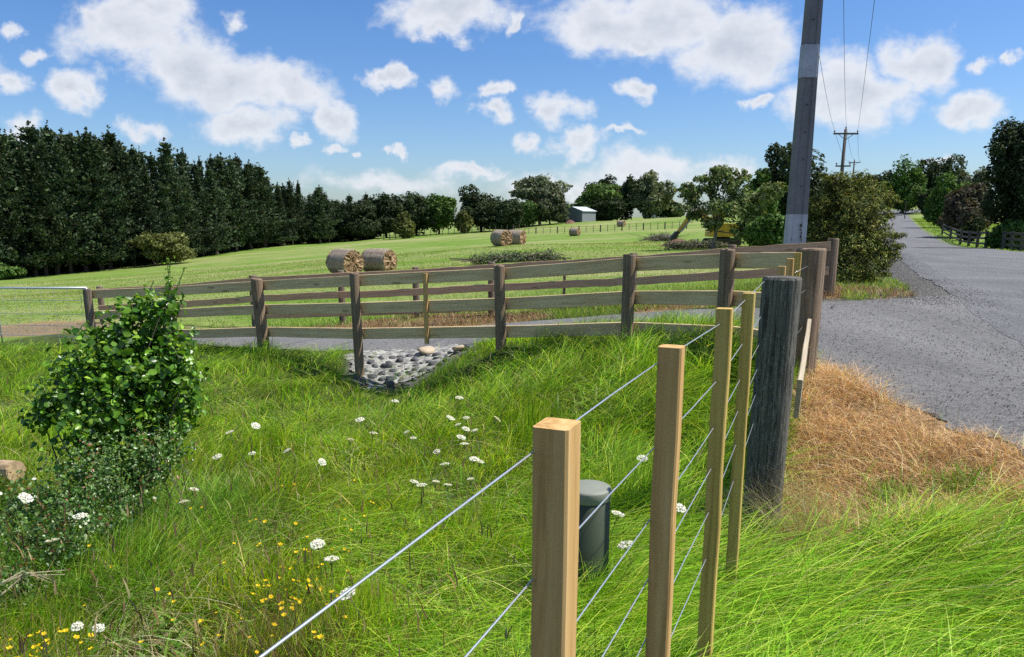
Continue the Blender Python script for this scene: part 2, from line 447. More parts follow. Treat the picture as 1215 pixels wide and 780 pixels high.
ML = [(3.45,3),(3.07,4.6),(2.80,5.9),(2.72,6.8),(3.4,9.0),(4.7,11.2),(6.0,11.9),(7.15,12.6)]     # ragged outer edge of the entrance
RL = [(5.6,-6),(4.2,0),(3.5,3),(4.0,4.6),(5.72,8.8),(7.35,12.9),(9.3,17.5)]
RL += [(float(at(a,290,d)[0]), d) for d,a in [(28,1071),(35,1064),(45,1058),(60,1053),(79,1050),(110,1050),(148,1051),(220,1052),(300,1053)]]
RR = [(13,-6),(13,0),(13,4),(13.4,8),(13.8,10),(14.2,12),(15.2,14),(16.2,16),(17.3,18.8),(19.4,24),(22,31)]
RR += [(float(at(a,290,d)[0]), d) for d,a in [(40,1215),(45,1180),(54,1140),(66,1117),(79,1101),(110,1089),(148,1082),(220,1075),(300,1071)]]
DN = [(2.75,6.75),(2.62,7.6),(2.3,8.6),(1.7,9.25),(.97,9.65),(-.54,10.45),(-1.8,10.4),(-3.7,11.1),(-6.6,13.0),(-7.6,13.9)]
DF = [(4.75,11.3),(4.3,11.25),(3.6,11.2),(2.95,11.4),(1.77,12.2),(-.1,13.1),(-2.27,13.2),(-5.3,14.0),(-7.0,14.9),(-8.2,15.6)]
road_poly = RL+RR[::-1]; drive_poly = DN+DF[::-1]; mouth_poly = ML+[(9.3,17.5),(7.35,12.9),(7.2,12.5),(5.72,8.8),(4.0,4.6),(3.5,3)][1:]

# ------------------------------------------------------------------ ground sheet
l = np.concatenate([np.linspace(math.log(CC-4.5), math.log(CC+3), 90)[:-1], np.linspace(math.log(CC+3), math.log(CC+30), 330)[:-1], np.linspace(math.log(CC+30), math.log(CC+2600), 230)])
ac = np.concatenate([-np.geomspace(6, .95, 40)[:-1], np.linspace(-.95, .95, 420), np.geomspace(.95, 6, 40)[1:]])
yy = np.exp(l)-CC
X = ac[None,:]*(yy[:,None]+CC); Y = np.broadcast_to(yy[:,None], X.shape)
Z = terr(X, Y)
inroad = pip(X, Y, road_poly) | pip(X, Y, drive_poly) | pip(X, Y, mouth_poly)
k = inroad.astype(float)
for _ in range(2): k = np.minimum(k, np.minimum(np.minimum(np.roll(k,1,0), np.roll(k,-1,0)), np.minimum(np.roll(k,1,1), np.roll(k,-1,1))))
Z = Z - k*.07 + (1-inroad)*.012*snoise(X, Y, 9, 3)*(Y < 25)
px, py = proj(X, Y, Z)
def blur(a, n=2):
    for _ in range(n): a = (a+np.roll(a,1,0)+np.roll(a,-1,0)+np.roll(a,1,1)+np.roll(a,-1,1))/5
    return a
# world-space zones
fence_x = lambda y: .056+(y-1.0)*.4376+np.maximum(0, y-4.3)*.036
nz = snoise(X, Y, 3.2, 11)*.25
dead_z = ((X > fence_x(Y)+.02) & (Y > 3.8+nz*.5) & (Y < 8) & (X < 4)).astype(float)
dead_z = np.maximum(dead_z, ((Y > 13.0+nz) & (Y < 15.5+nz*2) & (X > -6) & (X < .6)).astype(float)*.8)
dead_z = np.maximum(dead_z, (np.hypot((X-5.5)/1.1, (Y-12.35)/.85) < 1+nz).astype(float))
dead_z = np.maximum(dead_z, (np.hypot((X-3.2)/1.6, (Y-12.2)/.45) < 1+nz).astype(float))
silt_poly = [(-2.35,10.5),(-.5,10.6),(-.55,9.9),(-1.1,9.3),(-1.75,9.05),(-2.1,9.5)]
grav = pip(X+nz*.2, Y+nz*.2, silt_poly).astype(float)
berm = ((Y > 11.0) & (Y < 60) & (X > np.interp(Y, [11,13,16,22,60], [5.6,6.2,7.4,11.1,29.0])+nz) & pip(X, Y, [(5,11),(6.3,11),(30,60),(26,60)])).astype(float)
RLa = np.array(RL); rlx = np.interp(Y, RLa[:,1], RLa[:,0])
berm = ((Y > 11.3) & (Y < 150) & (X > rlx-1.5-nz*2-.012*Y) & (X < rlx+.4)).astype(float)
RRa = np.array(RR); rrx = np.interp(Y, RRa[:,1], RRa[:,0])
berm = np.maximum(berm, ((Y > 11.3) & (Y < 300) & (X > rrx-.4) & (X < rrx+.5+nz)).astype(float)*.8)
grav = np.maximum(grav, berm)
dead_z = np.maximum(dead_z, (np.hypot((X+11.0)/3.2, (Y-16.4)/1.7) < 1+nz).astype(float)*.9)
grav = np.maximum(grav, (np.hypot((X+10.5)/3.0, (Y-16.4)/1.2) < 1+nz).astype(float)*.35)
field = ((Y > 15.5+nz) | (X < -9)).astype(float)*(Y > 12)
zone = np.stack([blur(grav,1), blur(dead_z,2), blur(field,2)], -1).reshape(-1,3)
nr, ncl = X.shape
i = np.arange((nr-1)*ncl).reshape(nr-1, ncl)[:,:-1].ravel()
gr = make_obj('ground', np.stack([X,Y,Z],-1).reshape(-1,3), [np.stack([i,i+1,i+ncl+1,i+ncl],1)], M['ground'], attrs={'zone': zone}, smooth=True)
if gr.data.polygons[5000].normal.z < 0: gr.data.flip_normals()
tag(gr, 'grassy rolling ground under the paddocks', None, None, 'structure')
road = loft('road', RL, RR, 700, 60, .012, M['seal'], 'grey sealed country road running uphill', edge_l=.06, edge_r=.06, seed=4)
drive = loft('driveway', DN, DF, 420, 40, .007, M['chip'], 'sealed driveway running left between the two rail fences', edge_l=.05, edge_r=.05, seed=8)
# far bend of the road crossing behind the verge
mouth = loft('driveway', ML, [(3.6,3),(4.1,4.6),(4.6,5.9),(5.0,6.8),(5.8,8.8),(6.8,11.2),(7.2,12.2),(7.5,13.0)], 260, 60, .009, M['chip'], 'rough chipped entrance where the driveway meets the road', edge_l=.07, edge_r=.05, seed=14)
fb = loft('far_road', [(118,238),(131,262),(150,285),(175,300)], [(112,262),(120,290),(142,312),(178,322)], 60, 10, .25, M['seal'], 'pale bend of the road beyond the grass verge')

# ------------------------------------------------------------------ grass blades
def blades(x, y, h, w, az, bend, cols, segs=4, z=None, droop=.45, facing=None):
    """returns V, faces, colour arrays. az = lean azimuth, bend = sideways reach / height"""
    n = len(x); z = terr(x, y)-.01 if z is None else z
    t = np.linspace(0, 1, segs+1)
    fa = rng.uniform(0, 2*np.pi, n) if facing is None else facing
    wx, wy = np.cos(fa), np.sin(fa)
    V = np.zeros((n, 2*segs+1, 3))
    for i, ti in enumerate(t):
        hx = h*bend*(ti**1.7); vz = h*(ti - droop*np.minimum(bend,1.6)*ti**2.2)
        cx = x+np.cos(az)*hx; cy = y+np.sin(az)*hx; cz = z+vz
        ww = w*(1-ti**2.0)*.5*(.75+.5*ti)
        if i < segs:
            V[:,2*i] = np.stack([cx-wx*ww, cy-wy*ww, cz], 1); V[:,2*i+1] = np.stack([cx+wx*ww, cy+wy*ww, cz], 1)
        else: V[:,2*segs] = np.stack([cx, cy, cz], 1)
    base = (np.arange(n)*(2*segs+1))[:,None]
    quads = np.concatenate([base+np.array([[2*i,2*i+1,2*i+3,2*i+2]]) for i in range(segs-1)]) if segs > 1 else np.zeros((0,4), int)
    tris = base+np.array([[2*segs-2, 2*segs-1, 2*segs]])
    C = np.repeat(cols[:,None], 2*segs+1, 1)
    tip = np.linspace(0, 1, segs+1); tv = np.concatenate([np.repeat(tip[:-1], 2), [1]])[None,:,None]
    C = C*(1-.0*tv)
    # natural straw-coloured base of the blade
    basec = np.array([.17,.22,.06]); kk = np.clip(.3-tv*1.2, 0, .3)
    C = C*(1-kk)+basec*kk
    return V.reshape(-1,3), [quads, tris], C.reshape(-1,3)
def pal(n, cols, wts, jit=.24):
    cols = np.array(cols); idx = rng.choice(len(cols), n, p=np.array(wts)/np.sum(wts))
    return cols[idx]*(1+rng.normal(0, jit, (n,1)))*(1+rng.normal(0, .06, (n,3)))
def sample_fr(n, y0, y1, pw=1.0, mx=.74, pad=.5):
    t = rng.uniform(0, 1, n)
    y = y0*(y1/y0)**(t**pw) if y0 > 0 else y0+(y1-y0)*t
    x = rng.uniform(-1, 1, n)*(mx*y+pad)
    return x, y
def build_stuff(name, parts, mat, label, cat):
    off = 0; V = []; Q = []; T = []; C = []
    for v, (q, t), c in parts:
        V.append(v); Q.append(q+off); T.append(t+off); C.append(c); off += len(v)
    fs = [np.vstack(Q), np.vstack(T)]; fs = [f for f in fs if len(f)]
    o = make_obj(name, np.vstack(V), fs, mat, attrs={'col': np.clip(np.vstack(C), .002, 1)}, smooth=True)
    return tag(o, label, cat, None, 'stuff')

def is_paved(x, y): return pip(x, y, road_poly) | pip(x, y, drive_poly) | pip(x, y, mouth_poly)
def zones(x, y):
    paved = is_paved(x, y)
    nzz = snoise(x, y, 3.2, 11)*.25
    right = x > fence_x(y)+.02
    dead = right & (y > 3.8+nzz*.5) & (y < 8) & ~paved
    silt = pip(x+nzz*.2, y+nzz*.2, silt_poly)
    return paved, dead, silt
LUSH = [(.06,.17,.008),(.17,.39,.014),(.33,.56,.035),(.52,.66,.09),(.56,.52,.20)]
# 1) foreground + bank
n = 330000
x, y = sample_fr(n, 1.5, 12.2, 1.0, .76, .7)
paved, dead, silt = zones(x, y)
beyond = y > np.interp(x, [p[0] for p in DN[::-1]], [p[1] for p in DN[::-1]])-.05
silt = silt & ~((y < 9.75) & (rng.uniform(0,1,n) < .22)) & (rng.uniform(0,1,n) < .97)
keep = ~paved & ~dead & ~silt & ~(beyond & (x < 2.7)) & ~((x > 2.2) & (y > 7))
# shrink density on silt surroundings
x = x[keep]; y = y[keep]; n = len(x)
px, py = proj(x, y, terr(x, y)+.2)
mead = np.clip((.15-(x/(y+.3)+.10))*5+snoise(x, y, 1.6, 5)*.35, 0, 1)*np.clip((7.2-y)/2.2, 0, 1)   # flowery meadow on the left
wind = snoise(x, y, 1.5, 21); wind2 = snoise(x, y, 4.5, 22)
clump = snoise(x, y, 5.5, 31)
az = np.where(x > fence_x(y)-.5, -.35, -2.6*0-.15) + wind*1.3 + snoise(x, y, 6, 77)*.9 + rng.normal(0, .5, n)
az = np.where(rng.uniform(0,1,n) < .22, rng.uniform(0, 6.28, n), az)
h = (.33+.17*clump+.06*wind)*rng.uniform(.55, 1.25, n)
h *= np.where(mead > .5, .78, 1.0)*np.where(x > fence_x(y)+.1, .72, 1.0)
h *= np.clip(.62+.38*(1-np.clip((y-6)/4, 0, 1)), .5, 1)
h *= np.clip(.5+np.hypot(x-fence_x(y), 0)*1.2, .6, 1.0)
bend = np.clip(.9+.6*wind2+rng.normal(0, .2, n), .05, 1.9)*np.where(mead > rng.uniform(0,1,n), .55, 1.0)
bend = np.where(x > fence_x(y)+.1, np.clip(bend+.55, 0, 2.1), bend)
w = rng.uniform(.0024, .0060, n)*np.clip(.75+y*.07, 1, 1.5)
c = pal(n, LUSH, [3,5,4,1.2,.25])
cm = pal(n, [(.10,.23,.012),(.23,.45,.018),(.42,.60,.035),(.60,.58,.16),(.30,.20,.09)], [3,4.5,3,.9,.25])
mm = (mead > rng.uniform(0, 1, n))[:,None]
c = np.where(mm, cm, c)
bank = np.clip((y-6.5)/2, 0, 1)*np.clip(snoise(x, y, 2.0, 44)+.5, 0, 1)
c = c*(1-.25*bank[:,None]*np.array([.3,0,0]))*(1+.22*np.clip(snoise(x,y,3.1,91),-1,1))[:,None]*np.array([1.12,1,.95])
lush_m = ~mm[:,0]
def sub(mask): return x[mask], y[mask], h[mask], w[mask], az[mask], bend[mask], c[mask]
build_stuff('long_grass', [blades(*sub(lush_m), segs=4)], M['grass'], 'long lush green grass bending over along the wire fence and on the bank', 'grass')
build_stuff('meadow_grass', [blades(*sub(~lush_m), segs=4)], M['grass'], 'yellowish mixed meadow grass around the wildflowers', 'grass')
# 1b) very long arching blades in the near right / centre
n = 16000
x, y = sample_fr(n, 1.6, 5.0, 1.0, .75, .5)
paved, dead, silt = zones(x, y); kp = ~paved & ~dead & (x > -.35*y); x = x[kp]; y = y[kp]; n = len(x)
az_ = -.3+snoise(x, y, 1.5, 21)*.8+rng.normal(0, .45, n)
build_stuff('arching_grass', [blades(x, y, rng.uniform(.4,.62,n), rng.uniform(.004,.0075,n), az_, rng.uniform(.7,1.5,n), pal(n, LUSH, [1,4,5,2.5,.5]), segs=6)], M['grass'], 'extra long arching green blades nearest the wire fence', 'grass')
# 2) seed stalks (brown, thin, upright)
n = 3600
x, y = sample_fr(n, 2.0, 9.5, 1.0, .72, .3)
paved, dead, silt = zones(x, y)
kp = ~paved & ~silt & ((x < -.02*y) | (rng.uniform(0,1,n) < .10)) & (y < 8.6); x = x[kp]; y = y[kp]; n = len(x)
hh = rng.uniform(.35, .6, n)
st = blades(x, y, hh, rng.uniform(.0018,.003,n), rng.uniform(0,6.28,n), rng.uniform(.05,.5,n), pal(n, [(.20,.14,.07),(.28,.22,.10),(.16,.17,.05),(.12,.07,.04)], [2,2,3,2]), segs=4, droop=.15)
# seed heads: small spindle at tip
tipi = (np.arange(n)+1)*9-1; tips = st[0][tipi]; sel = (rng.uniform(0,1,n) < .5) & (tips[:,0] < fence_x(tips[:,1])-.1); tips = tips[sel]; ns = len(tips)
hd = blades(tips[:,0], tips[:,1], rng.uniform(.04,.10,ns), rng.uniform(.005,.010,ns), rng.uniform(0,6.28,ns), rng.uniform(0,.5,ns), pal(ns, [(.22,.13,.07),(.32,.24,.13),(.13,.07,.045)], [2,2,1]), segs=3, z=tips[:,2]-.02)
n = 900; wp = at(352,712,2.75); x = rng.normal(wp[0], .17, n); y = rng.normal(2.75, .17, n)
rd = blades(x, y, rng.uniform(.2,.42,n), rng.uniform(.002,.004,n), rng.uniform(0,6.28,n), rng.uniform(.05,.7,n), pal(n, [(.20,.11,.05),(.13,.07,.035),(.26,.20,.07)], [2,2,1]), segs=4, droop=.15)
build_stuff('seed_grass', [st, hd, rd], M['dry'], 'thin brown seed stalks standing above the meadow grass', 'grass')
n = 9000
x, y = sample_fr(n, 1.9, 9.0, 1.0, .74, .3); paved, dead, silt = zones(x, y); kp = ~paved & ~silt & ~dead & (x < .2*y); x = x[kp]; y = y[kp]; n = len(x)
stw = blades(x, y, rng.uniform(.18,.42,n), rng.uniform(.0018,.0035,n), rng.uniform(0,6.28,n), rng.uniform(.6,2.2,n), pal(n, [(.52,.44,.24),(.62,.56,.34),(.36,.27,.14)], [2,2,1]), segs=4, droop=.4)
build_stuff('straw_stalks', [stw], M['dry'], 'pale dead straw strands tangled through the green meadow', 'grass')
n = 7000
x, y = sample_fr(n, 1.9, 8.5, 1.0, .74, .3); paved, dead, silt = zones(x, y); cl = snoise(x, y, 4, 111); kp = ~paved & ~silt & ~dead & (x < .1*y) & (cl > .1); x = x[kp]; y = y[kp]; n = len(x)
wd = blades(x, y, rng.uniform(.14,.30,n), rng.uniform(.012,.030,n), rng.uniform(0,6.28,n), rng.uniform(.4,1.5,n), pal(n, [(.07,.19,.02),(.13,.29,.03),(.22,.36,.05)], [2,3,1.5]), segs=4, droop=.4)
build_stuff('broad_weeds', [wd], M['grass'], 'broad leaved green weeds scattered through the meadow grass', 'weeds')
# 3) dead thatch on the verge
n = 95000
x = rng.uniform(1.0, 4.2, n); y = rng.uniform(3.2, 8.0, n)
paved, dead, silt = zones(x, y); pe = is_paved(x+.05, y+.03)
fr = (y < 3.8+snoise(x,y,3.2,11)*.125) & (x > fence_x(y)+.02) & (rng.uniform(0,1,n) < np.exp(-(3.8-y)*4)) & ~paved
kp = (dead & (~pe | (rng.uniform(0,1,n) < .4))) | fr; x = x[kp]; y = y[kp]; n = len(x)
hv = .135+.055*snoise(x, y, 5, 61)
tus = np.clip(snoise(x, y, 7, 62), 0, 1)
DRY = [(.48,.28,.125),(.70,.46,.22),(.82,.61,.33),(.30,.16,.07),(.88,.74,.48)]
azd = rng.uniform(0, 6.28, n)
dg = blades(x, y, hv*rng.uniform(.5,1.5,n), rng.uniform(.002,.0045,n), azd, rng.uniform(.4,2.0,n), pal(n, DRY, [3,4,3,1.6,1]), segs=4, droop=.35)
# extra stems by the old post
n = 700; x = rng.normal(1.60, .17, n); y = rng.normal(4.12, .2, n)
dg2 = blades(x, y, rng.uniform(.3,.62,n), rng.uniform(.0014,.0022,n), rng.uniform(2.4,4.2,n), rng.uniform(.2,.9,n), pal(n, [(.38,.36,.2),(.45,.38,.24),(.3,.24,.12)], [2,2,1]), segs=5, droop=.3)
n = 60; x = rng.normal(2.9, .3, n); y = rng.uniform(4.5, 6.8, n); kp = ~is_paved(x+.05, y); x = x[kp]; y = y[kp]; n = len(x)
dg3 = blades(x, y, rng.uniform(.3,.5,n), rng.uniform(.002,.003,n), rng.uniform(0,6.28,n), rng.uniform(.1,.5,n), pal(n, [(.16,.12,.07)], [1]), segs=4, droop=.15)
build_stuff('dead_grass', [dg, dg2, dg3], M['dry'], 'dead tan grass thatch on the verge beside the sealed entrance', 'grass')
n=2400; x=rng.uniform(1.4,4.2,n); y=3.8+rng.exponential(.35,n); pv_,dz_,si_=zones(x,y); kp=dz_ & (snoise(x,y,6,140)>-.1); x=x[kp]; y=y[kp]; n=len(x)
build_stuff('regrowth',[blades(x,y,rng.uniform(.08,.26,n),rng.uniform(.003,.006,n),rng.uniform(0,6.28,n),rng.uniform(.3,1.5,n),pal(n,LUSH,[2,3,3,2,2]),segs=4)],M['grass'],'thin green regrowth creeping into the dead verge grass','grass')
# green sprigs in the thatch
n = 500; cc_ = np.array([[2.25,4.3],[2.1,6.4],[2.6,4.25]]); kx = rng.integers(0,3,n); x = cc_[kx,0]+rng.normal(0,.09,n); y = cc_[kx,1]+rng.normal(0,.07,n)
build_stuff('weed_sprigs', [blades(x, y, rng.uniform(.08,.22,n), rng.uniform(.006,.012,n), rng.uniform(0,6.28,n), rng.uniform(.2,1,n), pal(n, [(.14,.26,.03),(.22,.33,.06)], [1,1]), segs=3)], M['grass'], 'small green weeds pushing through the dead verge grass', 'weeds')
# 4) strip beyond the driveway
n = 110000
x, y = sample_fr(n, 11.0, 24, 1.0, .74, 1.0)
far_edge = np.interp(x, [p[0] for p in DF[::-1]], [p[1] for p in DF[::-1]])
rl_ = np.interp(y, RLa[:,1], RLa[:,0])
nzz = snoise(x, y, 3.2, 11)*.25
kp = (y > far_edge+.12+nzz*.2) & ~is_paved(x, y) & (x < rl_-.7) & (y < 22+4*snoise(x,y,1,71)) & ((y < 19) | (rng.uniform(0,1,n) < .6))
x = x[kp]; y = y[kp]; n = len(x); nzz = nzz[kp]
brown = ((y < 15.1+nzz*3) & (x > -6) & (x < .5+nzz)) | (np.hypot((x-5.5)/1.1, (y-12.35)/.85) < 1+nzz) | (np.hypot((x-3.2)/1.6, (y-12.2)/.45) < 1+nzz)
brown &= rng.uniform(0,1,n) < .93
dirt = np.hypot((x+11.0)/3.2, (y-16.4)/1.7) < 1+nzz
kp = ~dirt | (rng.uniform(0,1,n) < .12); x, y, brown, nzz = x[kp], y[kp], brown[kp], nzz[kp]; n = len(x)
h = np.where(brown, .16, np.where(x < -5.5, .07, .12+.10*np.exp(-(y-np.interp(x, [p[0] for p in DF[::-1]], [p[1] for p in DF[::-1]]))/2)*(x > -1)))*rng.uniform(.5,1.4,n)*np.clip((24-y)/7, .3, 1)
w = rng.uniform(.007,.014,n)
cg = pal(n, [(.15,.27,.03),(.21,.34,.045),(.27,.36,.08),(.40,.38,.18)], [3,4,3,1])
cb_ = pal(n, [(.28,.17,.09),(.20,.10,.06),(.42,.30,.17),(.14,.08,.045)], [3,3,2,1])
bb = brown
build_stuff('driveway_grass', [blades(x[~bb], y[~bb], h[~bb], w[~bb], rng.uniform(0,6.28,(~bb).sum()), rng.uniform(.2,1,(~bb).sum()), cg[~bb], segs=2)], M['grass'], 'bright green grass strip beyond the driveway', 'grass')
build_stuff('dry_tufts', [blades(x[bb], y[bb], h[bb], w[bb], rng.uniform(0,6.28,bb.sum()), rng.uniform(.3,1.4,bb.sum()), cb_[bb], segs=2)], M['dry'], 'sprayed brown grass tufts along the far rail fence', 'grass')
# 5) pasture sward
n = 120000
x, y = sample_fr(n, 19, 90, .8, .76, 2)
rl_ = np.interp(y, RLa[:,1], RLa[:,0])
kp = (x < rl_-2.5-.02*y); x = x[kp]; y = y[kp]; n = len(x)
sw = snoise(x*.5, y*.8, .5, 81)+.6*snoise(x, y, 1.3, 82)
st_ = (sw > .45) & (rng.uniform(0,1,n) < .7)
c = np.where(st_[:,None], pal(n, [(.42,.40,.18),(.50,.46,.25)], [1,1], .12), pal(n, [(.18,.28,.04),(.24,.33,.06),(.30,.36,.09)], [2,3,2], .12))
build_stuff('pasture_grass', [blades(x, y, rng.uniform(.03,.09,n)*np.clip(y/40,.8,1.4), .012+y*.0007, rng.uniform(0,6.28,n), rng.uniform(.2,1,n), c, segs=2)], M['grass'], 'short cut pasture grass with straw on the hay paddock', 'grass')
# 6) right verge grass by road
n = 30000
y = rng.uniform(30, 200, n); rr_ = np.interp(y, RRa[:,1], RRa[:,0]); x = rr_+rng.uniform(.5, 16, n)
build_stuff('verge_grass', [blades(x, y, rng.uniform(.05,.14,n), .03+y*.0008, rng.uniform(0,6.28,n), rng.uniform(.2,.8,n), pal(n, [(.20,.33,.04),(.27,.38,.06)], [1,1]), segs=2)], M['grass'], 'mown green verge grass beyond the road', 'grass')
# gravel pebbles
def pebbles(name, x, y, s, label, colr):
    n = len(x); oct_ = np.array([[1,0,0],[-1,0,0],[0,1,0],[0,-1,0],[0,0,.7],[0,0,-.7]])
    a = rng.uniform(0, 6.28, n); sc = s[:,None,None]*rng.uniform(.7,1.3,(n,6,1))
    P = oct_[None]*sc
    Xr = P[...,0]*np.cos(a)[:,None]-P[...,1]*np.sin(a)[:,None]; Yr = P[...,0]*np.sin(a)[:,None]+P[...,1]*np.cos(a)[:,None]
    V = np.stack([Xr+x[:,None], Yr+y[:,None], P[...,2]+(terr(x,y)+.018)[:,None]], -1).reshape(-1,3)
    tri = np.array([[0,2,4],[2,1,4],[1,3,4],[3,0,4],[2,0,5],[1,2,5],[3,1,5],[0,3,5]])
    Fc = ((np.arange(n)*6)[:,None,None]+tri[None]).reshape(-1,3)
    C = np.repeat(colr, 6, 0)
    o = make_obj(name, V, [Fc], M['pebble'], attrs={'col': C}); tag(o, label, 'gravel', None, 'stuff')
m, nt = new_mat('gravel_stone'); b = NB(nt); b.bsdf(b.attr('col').outputs['Color'], .85); M['pebble'] = m
n = 26000
y = rng.uniform(11.3, 34, n)**1.0; x = np.interp(y, RLa[:,1], RLa[:,0])+rng.normal(-.75, .75, n)
kp = x < np.interp(y, RLa[:,1], RLa[:,0])+.6; x = x[kp]; y = y[kp]
pebbles('verge_gravel', x, y, rng.uniform(.003,.009,len(x)), 'loose grey gravel along the road edge', pal(len(x), [(.07,.07,.066),(.14,.135,.125),(.26,.25,.23)], [3,3,1]))
n = 24000
x = rng.uniform(2.6, 9, n); y = rng.uniform(4.2, 13.5, n); MLa = np.array(ML); kp = (pip(x, y, mouth_poly) & (rng.uniform(0,1,n) < .25+.5*np.clip(snoise(x,y,1.8,120),0,1))) | (pip(x, y, road_poly) & (rng.uniform(0,1,n) < .30*np.exp(-np.maximum(0, x-np.interp(y, RLa[:,1], RLa[:,0]))/.8)+.02)); x = x[kp]; y = y[kp]
pebbles('loose_chip', x, y, rng.uniform(.003,.008,len(x)), 'loose dark stone chips scattered on the sealed entrance', pal(len(x), [(.028,.028,.029),(.07,.068,.064),(.22,.21,.19)], [4,2,.8]))

# ------------------------------------------------------------------ leaf clouds / trees
def leaf_quads(P, N, s, asp, cols, flat=.35):
    """diamond leaves at P around normals N"""
    n = len(P); N = N+rng.normal(0, flat, (n,3)); N /= np.linalg.norm(N, axis=1)[:,None]+1e-9
    T = rng.normal(0, 1, (n,3)); T -= N*(T*N).sum(1)[:,None]; T /= np.linalg.norm(T, axis=1)[:,None]+1e-9
    B = np.cross(N, T); s = s[:,None]; 
    V = np.stack([P-T*s, P-B*s*asp+N*s*.12, P+T*s, P+B*s*asp+N*s*.12], 1).reshape(-1,3)
    Fc = (np.arange(n)*4)[:,None]+np.array([[0,1,2,3]])
    return V, Fc, np.repeat(cols, 4, 0)
def blob_points(n, c, r, fill=.35, seed=0, gap=.75):
    """points in the outer shell of an ellipsoid with clumpy gaps"""
    d = rng.normal(0, 1, (n,3)); d /= np.linalg.norm(d, axis=1)[:,None]
    rad = 1-fill*rng.uniform(0, 1, n)**1.2
    rg = np.random.default_rng(seed); lump = 0
    for _ in range(4):
        k_ = rg.normal(0, 3.2, 3); lump = lump+np.sin(d@k_+rg.uniform(0,6.28))
    rad = rad*(1+.10*lump)
    keep = rng.uniform(0,1,n) < gap+.35*lump
    P = d*rad[:,None]*np.asarray(r)+np.asarray(c)
    return P[keep], d[keep]
def tree_mesh(blobs, n_leaf, ls, asp, palette, wts, fill=.45, jit=.2, gap=.75, sprays=0):
    Vs = []; Fs = []; Cs = []; off = 0
    if sprays:
        rg = np.random.default_rng(sprays); ex_ = []
        for q in range(sprays):
            b_ = blobs[rg.integers(len(blobs))]; d = rg.normal(0,1,3); d /= np.linalg.norm(d); d[2] = abs(d[2])*.9-.15
            k_ = rg.uniform(.12,.26); c_ = np.array(b_[:3])+d*np.array(b_[3:6])*rg.uniform(.9,1.22)
            ex_.append((*c_, b_[3]*k_*(.7+abs(d[0])), b_[4]*k_, b_[5]*k_*(.7+abs(d[2]))))
        blobs = list(blobs)+ex_
    vol = np.array([b_[3]*b_[5]+b_[3]*b_[4] for b_ in blobs]); vol = vol/vol.sum()
    for i, b_ in enumerate(blobs):
        P, d = blob_points(max(20, int(n_leaf*vol[i])), b_[:3], b_[3:6], fill, seed=i*7+int(abs(b_[0])*100), gap=gap)
        tone = 1+rng.normal(0, .13)
        cl = pal(len(P), palette, wts, jit)*tone
        V, Fc, C = leaf_quads(P, d*.8+np.array([0,0,.35]), ls*rng.uniform(.5,1.5,len(P)), asp, cl, .6)
        Vs.append(V); Fs.append(Fc+off); Cs.append(C); off += len(V)
    return np.vstack(Vs), [np.vstack(Fs)], np.clip(np.vstack(Cs), .003, 1)
def limbs(base, blobs, r0, forks=True, seed=0, split=.35):
    """tapered trunk with limbs reaching into each blob"""
    mb = MB(); rg = np.random.default_rng(seed)
    base = np.asarray(base, float); cen = np.mean([b_[:3] for b_ in blobs], axis=0)
    sp = base+(cen-base)*split; sp[2] = base[2]+(cen[2]-base[2])*split
    top = base+(cen-base)*1.15
    P = [base-np.array([0,0,.3*r0*4]), base+(sp-base)*.5+rg.normal(0,r0*.4,3)*[1,1,0], sp, (sp+top)/2+rg.normal(0,r0,3)*[1,1,0], top]
    mb.add(*sweep(P, circ(1, 8), scale=[r0*1.25, r0, r0*.8, r0*.5, r0*.15]))
    for b_ in blobs:
        t = rg.uniform(.0, .75); s0 = sp+(top-sp)*t; e = np.asarray(b_[:3])+rg.normal(0,.2,3)*np.asarray(b_[3:6])
        mid = (s0+e)/2+np.array([0,0,-.06*np.linalg.norm(e-s0)])+rg.normal(0,.05,3)*np.linalg.norm(e-s0)
        rr = r0*.42*(1-.5*t)
        mb.add(*sweep([s0, mid, e], circ(1, 6), scale=[rr, rr*.65, rr*.2]))
        for q in range(3):
            e2 = np.asarray(b_[:3])+rg.normal(0,.5,3)*np.asarray(b_[3:6]); s2 = mid+(e-mid)*rg.uniform(.1,.8)
            mb.add(*sweep([s2, (s2+e2)/2+rg.normal(0,.05,3), e2], circ(1, 5), scale=[rr*.45, rr*.3, rr*.1]))
    return mb
def rand_blobs(c, r, n, s, seed=0, flatb=.0):
    rg = np.random.default_rng(seed); out = []
    for i in range(n):
        d = rg.normal(0,1,3); d /= np.linalg.norm(d); k_ = rg.uniform(.45,.85)
        if d[2] < -.3: d[2] *= .5
        p = np.asarray(c)+d*np.asarray(r)*k_; q = s*rg.uniform(.7,1.3)
        out.append((*p, r[0]*q, r[1]*q, r[2]*q*.85))
    return out
def make_tree(name, label, cat, base, blobs, n_leaf, ls, asp, palette, wts, r0, group=None, bark=None, fill=.45, mat=None, part='crown', trunkname='trunk', split=.35, gap=.75, sprays=40):
    t = thing(name, label, cat, base, group)
    V, Fc, C = tree_mesh(blobs, int(n_leaf*1.8), ls, asp, palette, wts, fill, gap=gap, sprays=sprays)
    make_obj(part, V, Fc, mat or M['foliage'], t, base, {'col': C})
    limbs(base, blobs, r0, seed=int(abs(base[0])*10)+3, split=split).build(trunkname, bark or M['bark'], t, base, smooth=True)
    return t
def copy_thing(src, loc, rz, sc, label=None):
    r = src.copy(); col.objects.link(r); r.location = tuple(float(v) for v in loc); r.rotation_euler = (0,0,rz); r.scale = sc
    if label: r['label'] = label
    for ch in src.children:
        c_ = ch.copy(); col.objects.link(c_); c_.parent = r
        for g_ in ch.children:
            d_ = g_.copy(); col.objects.link(d_); d_.parent = c_
    return r

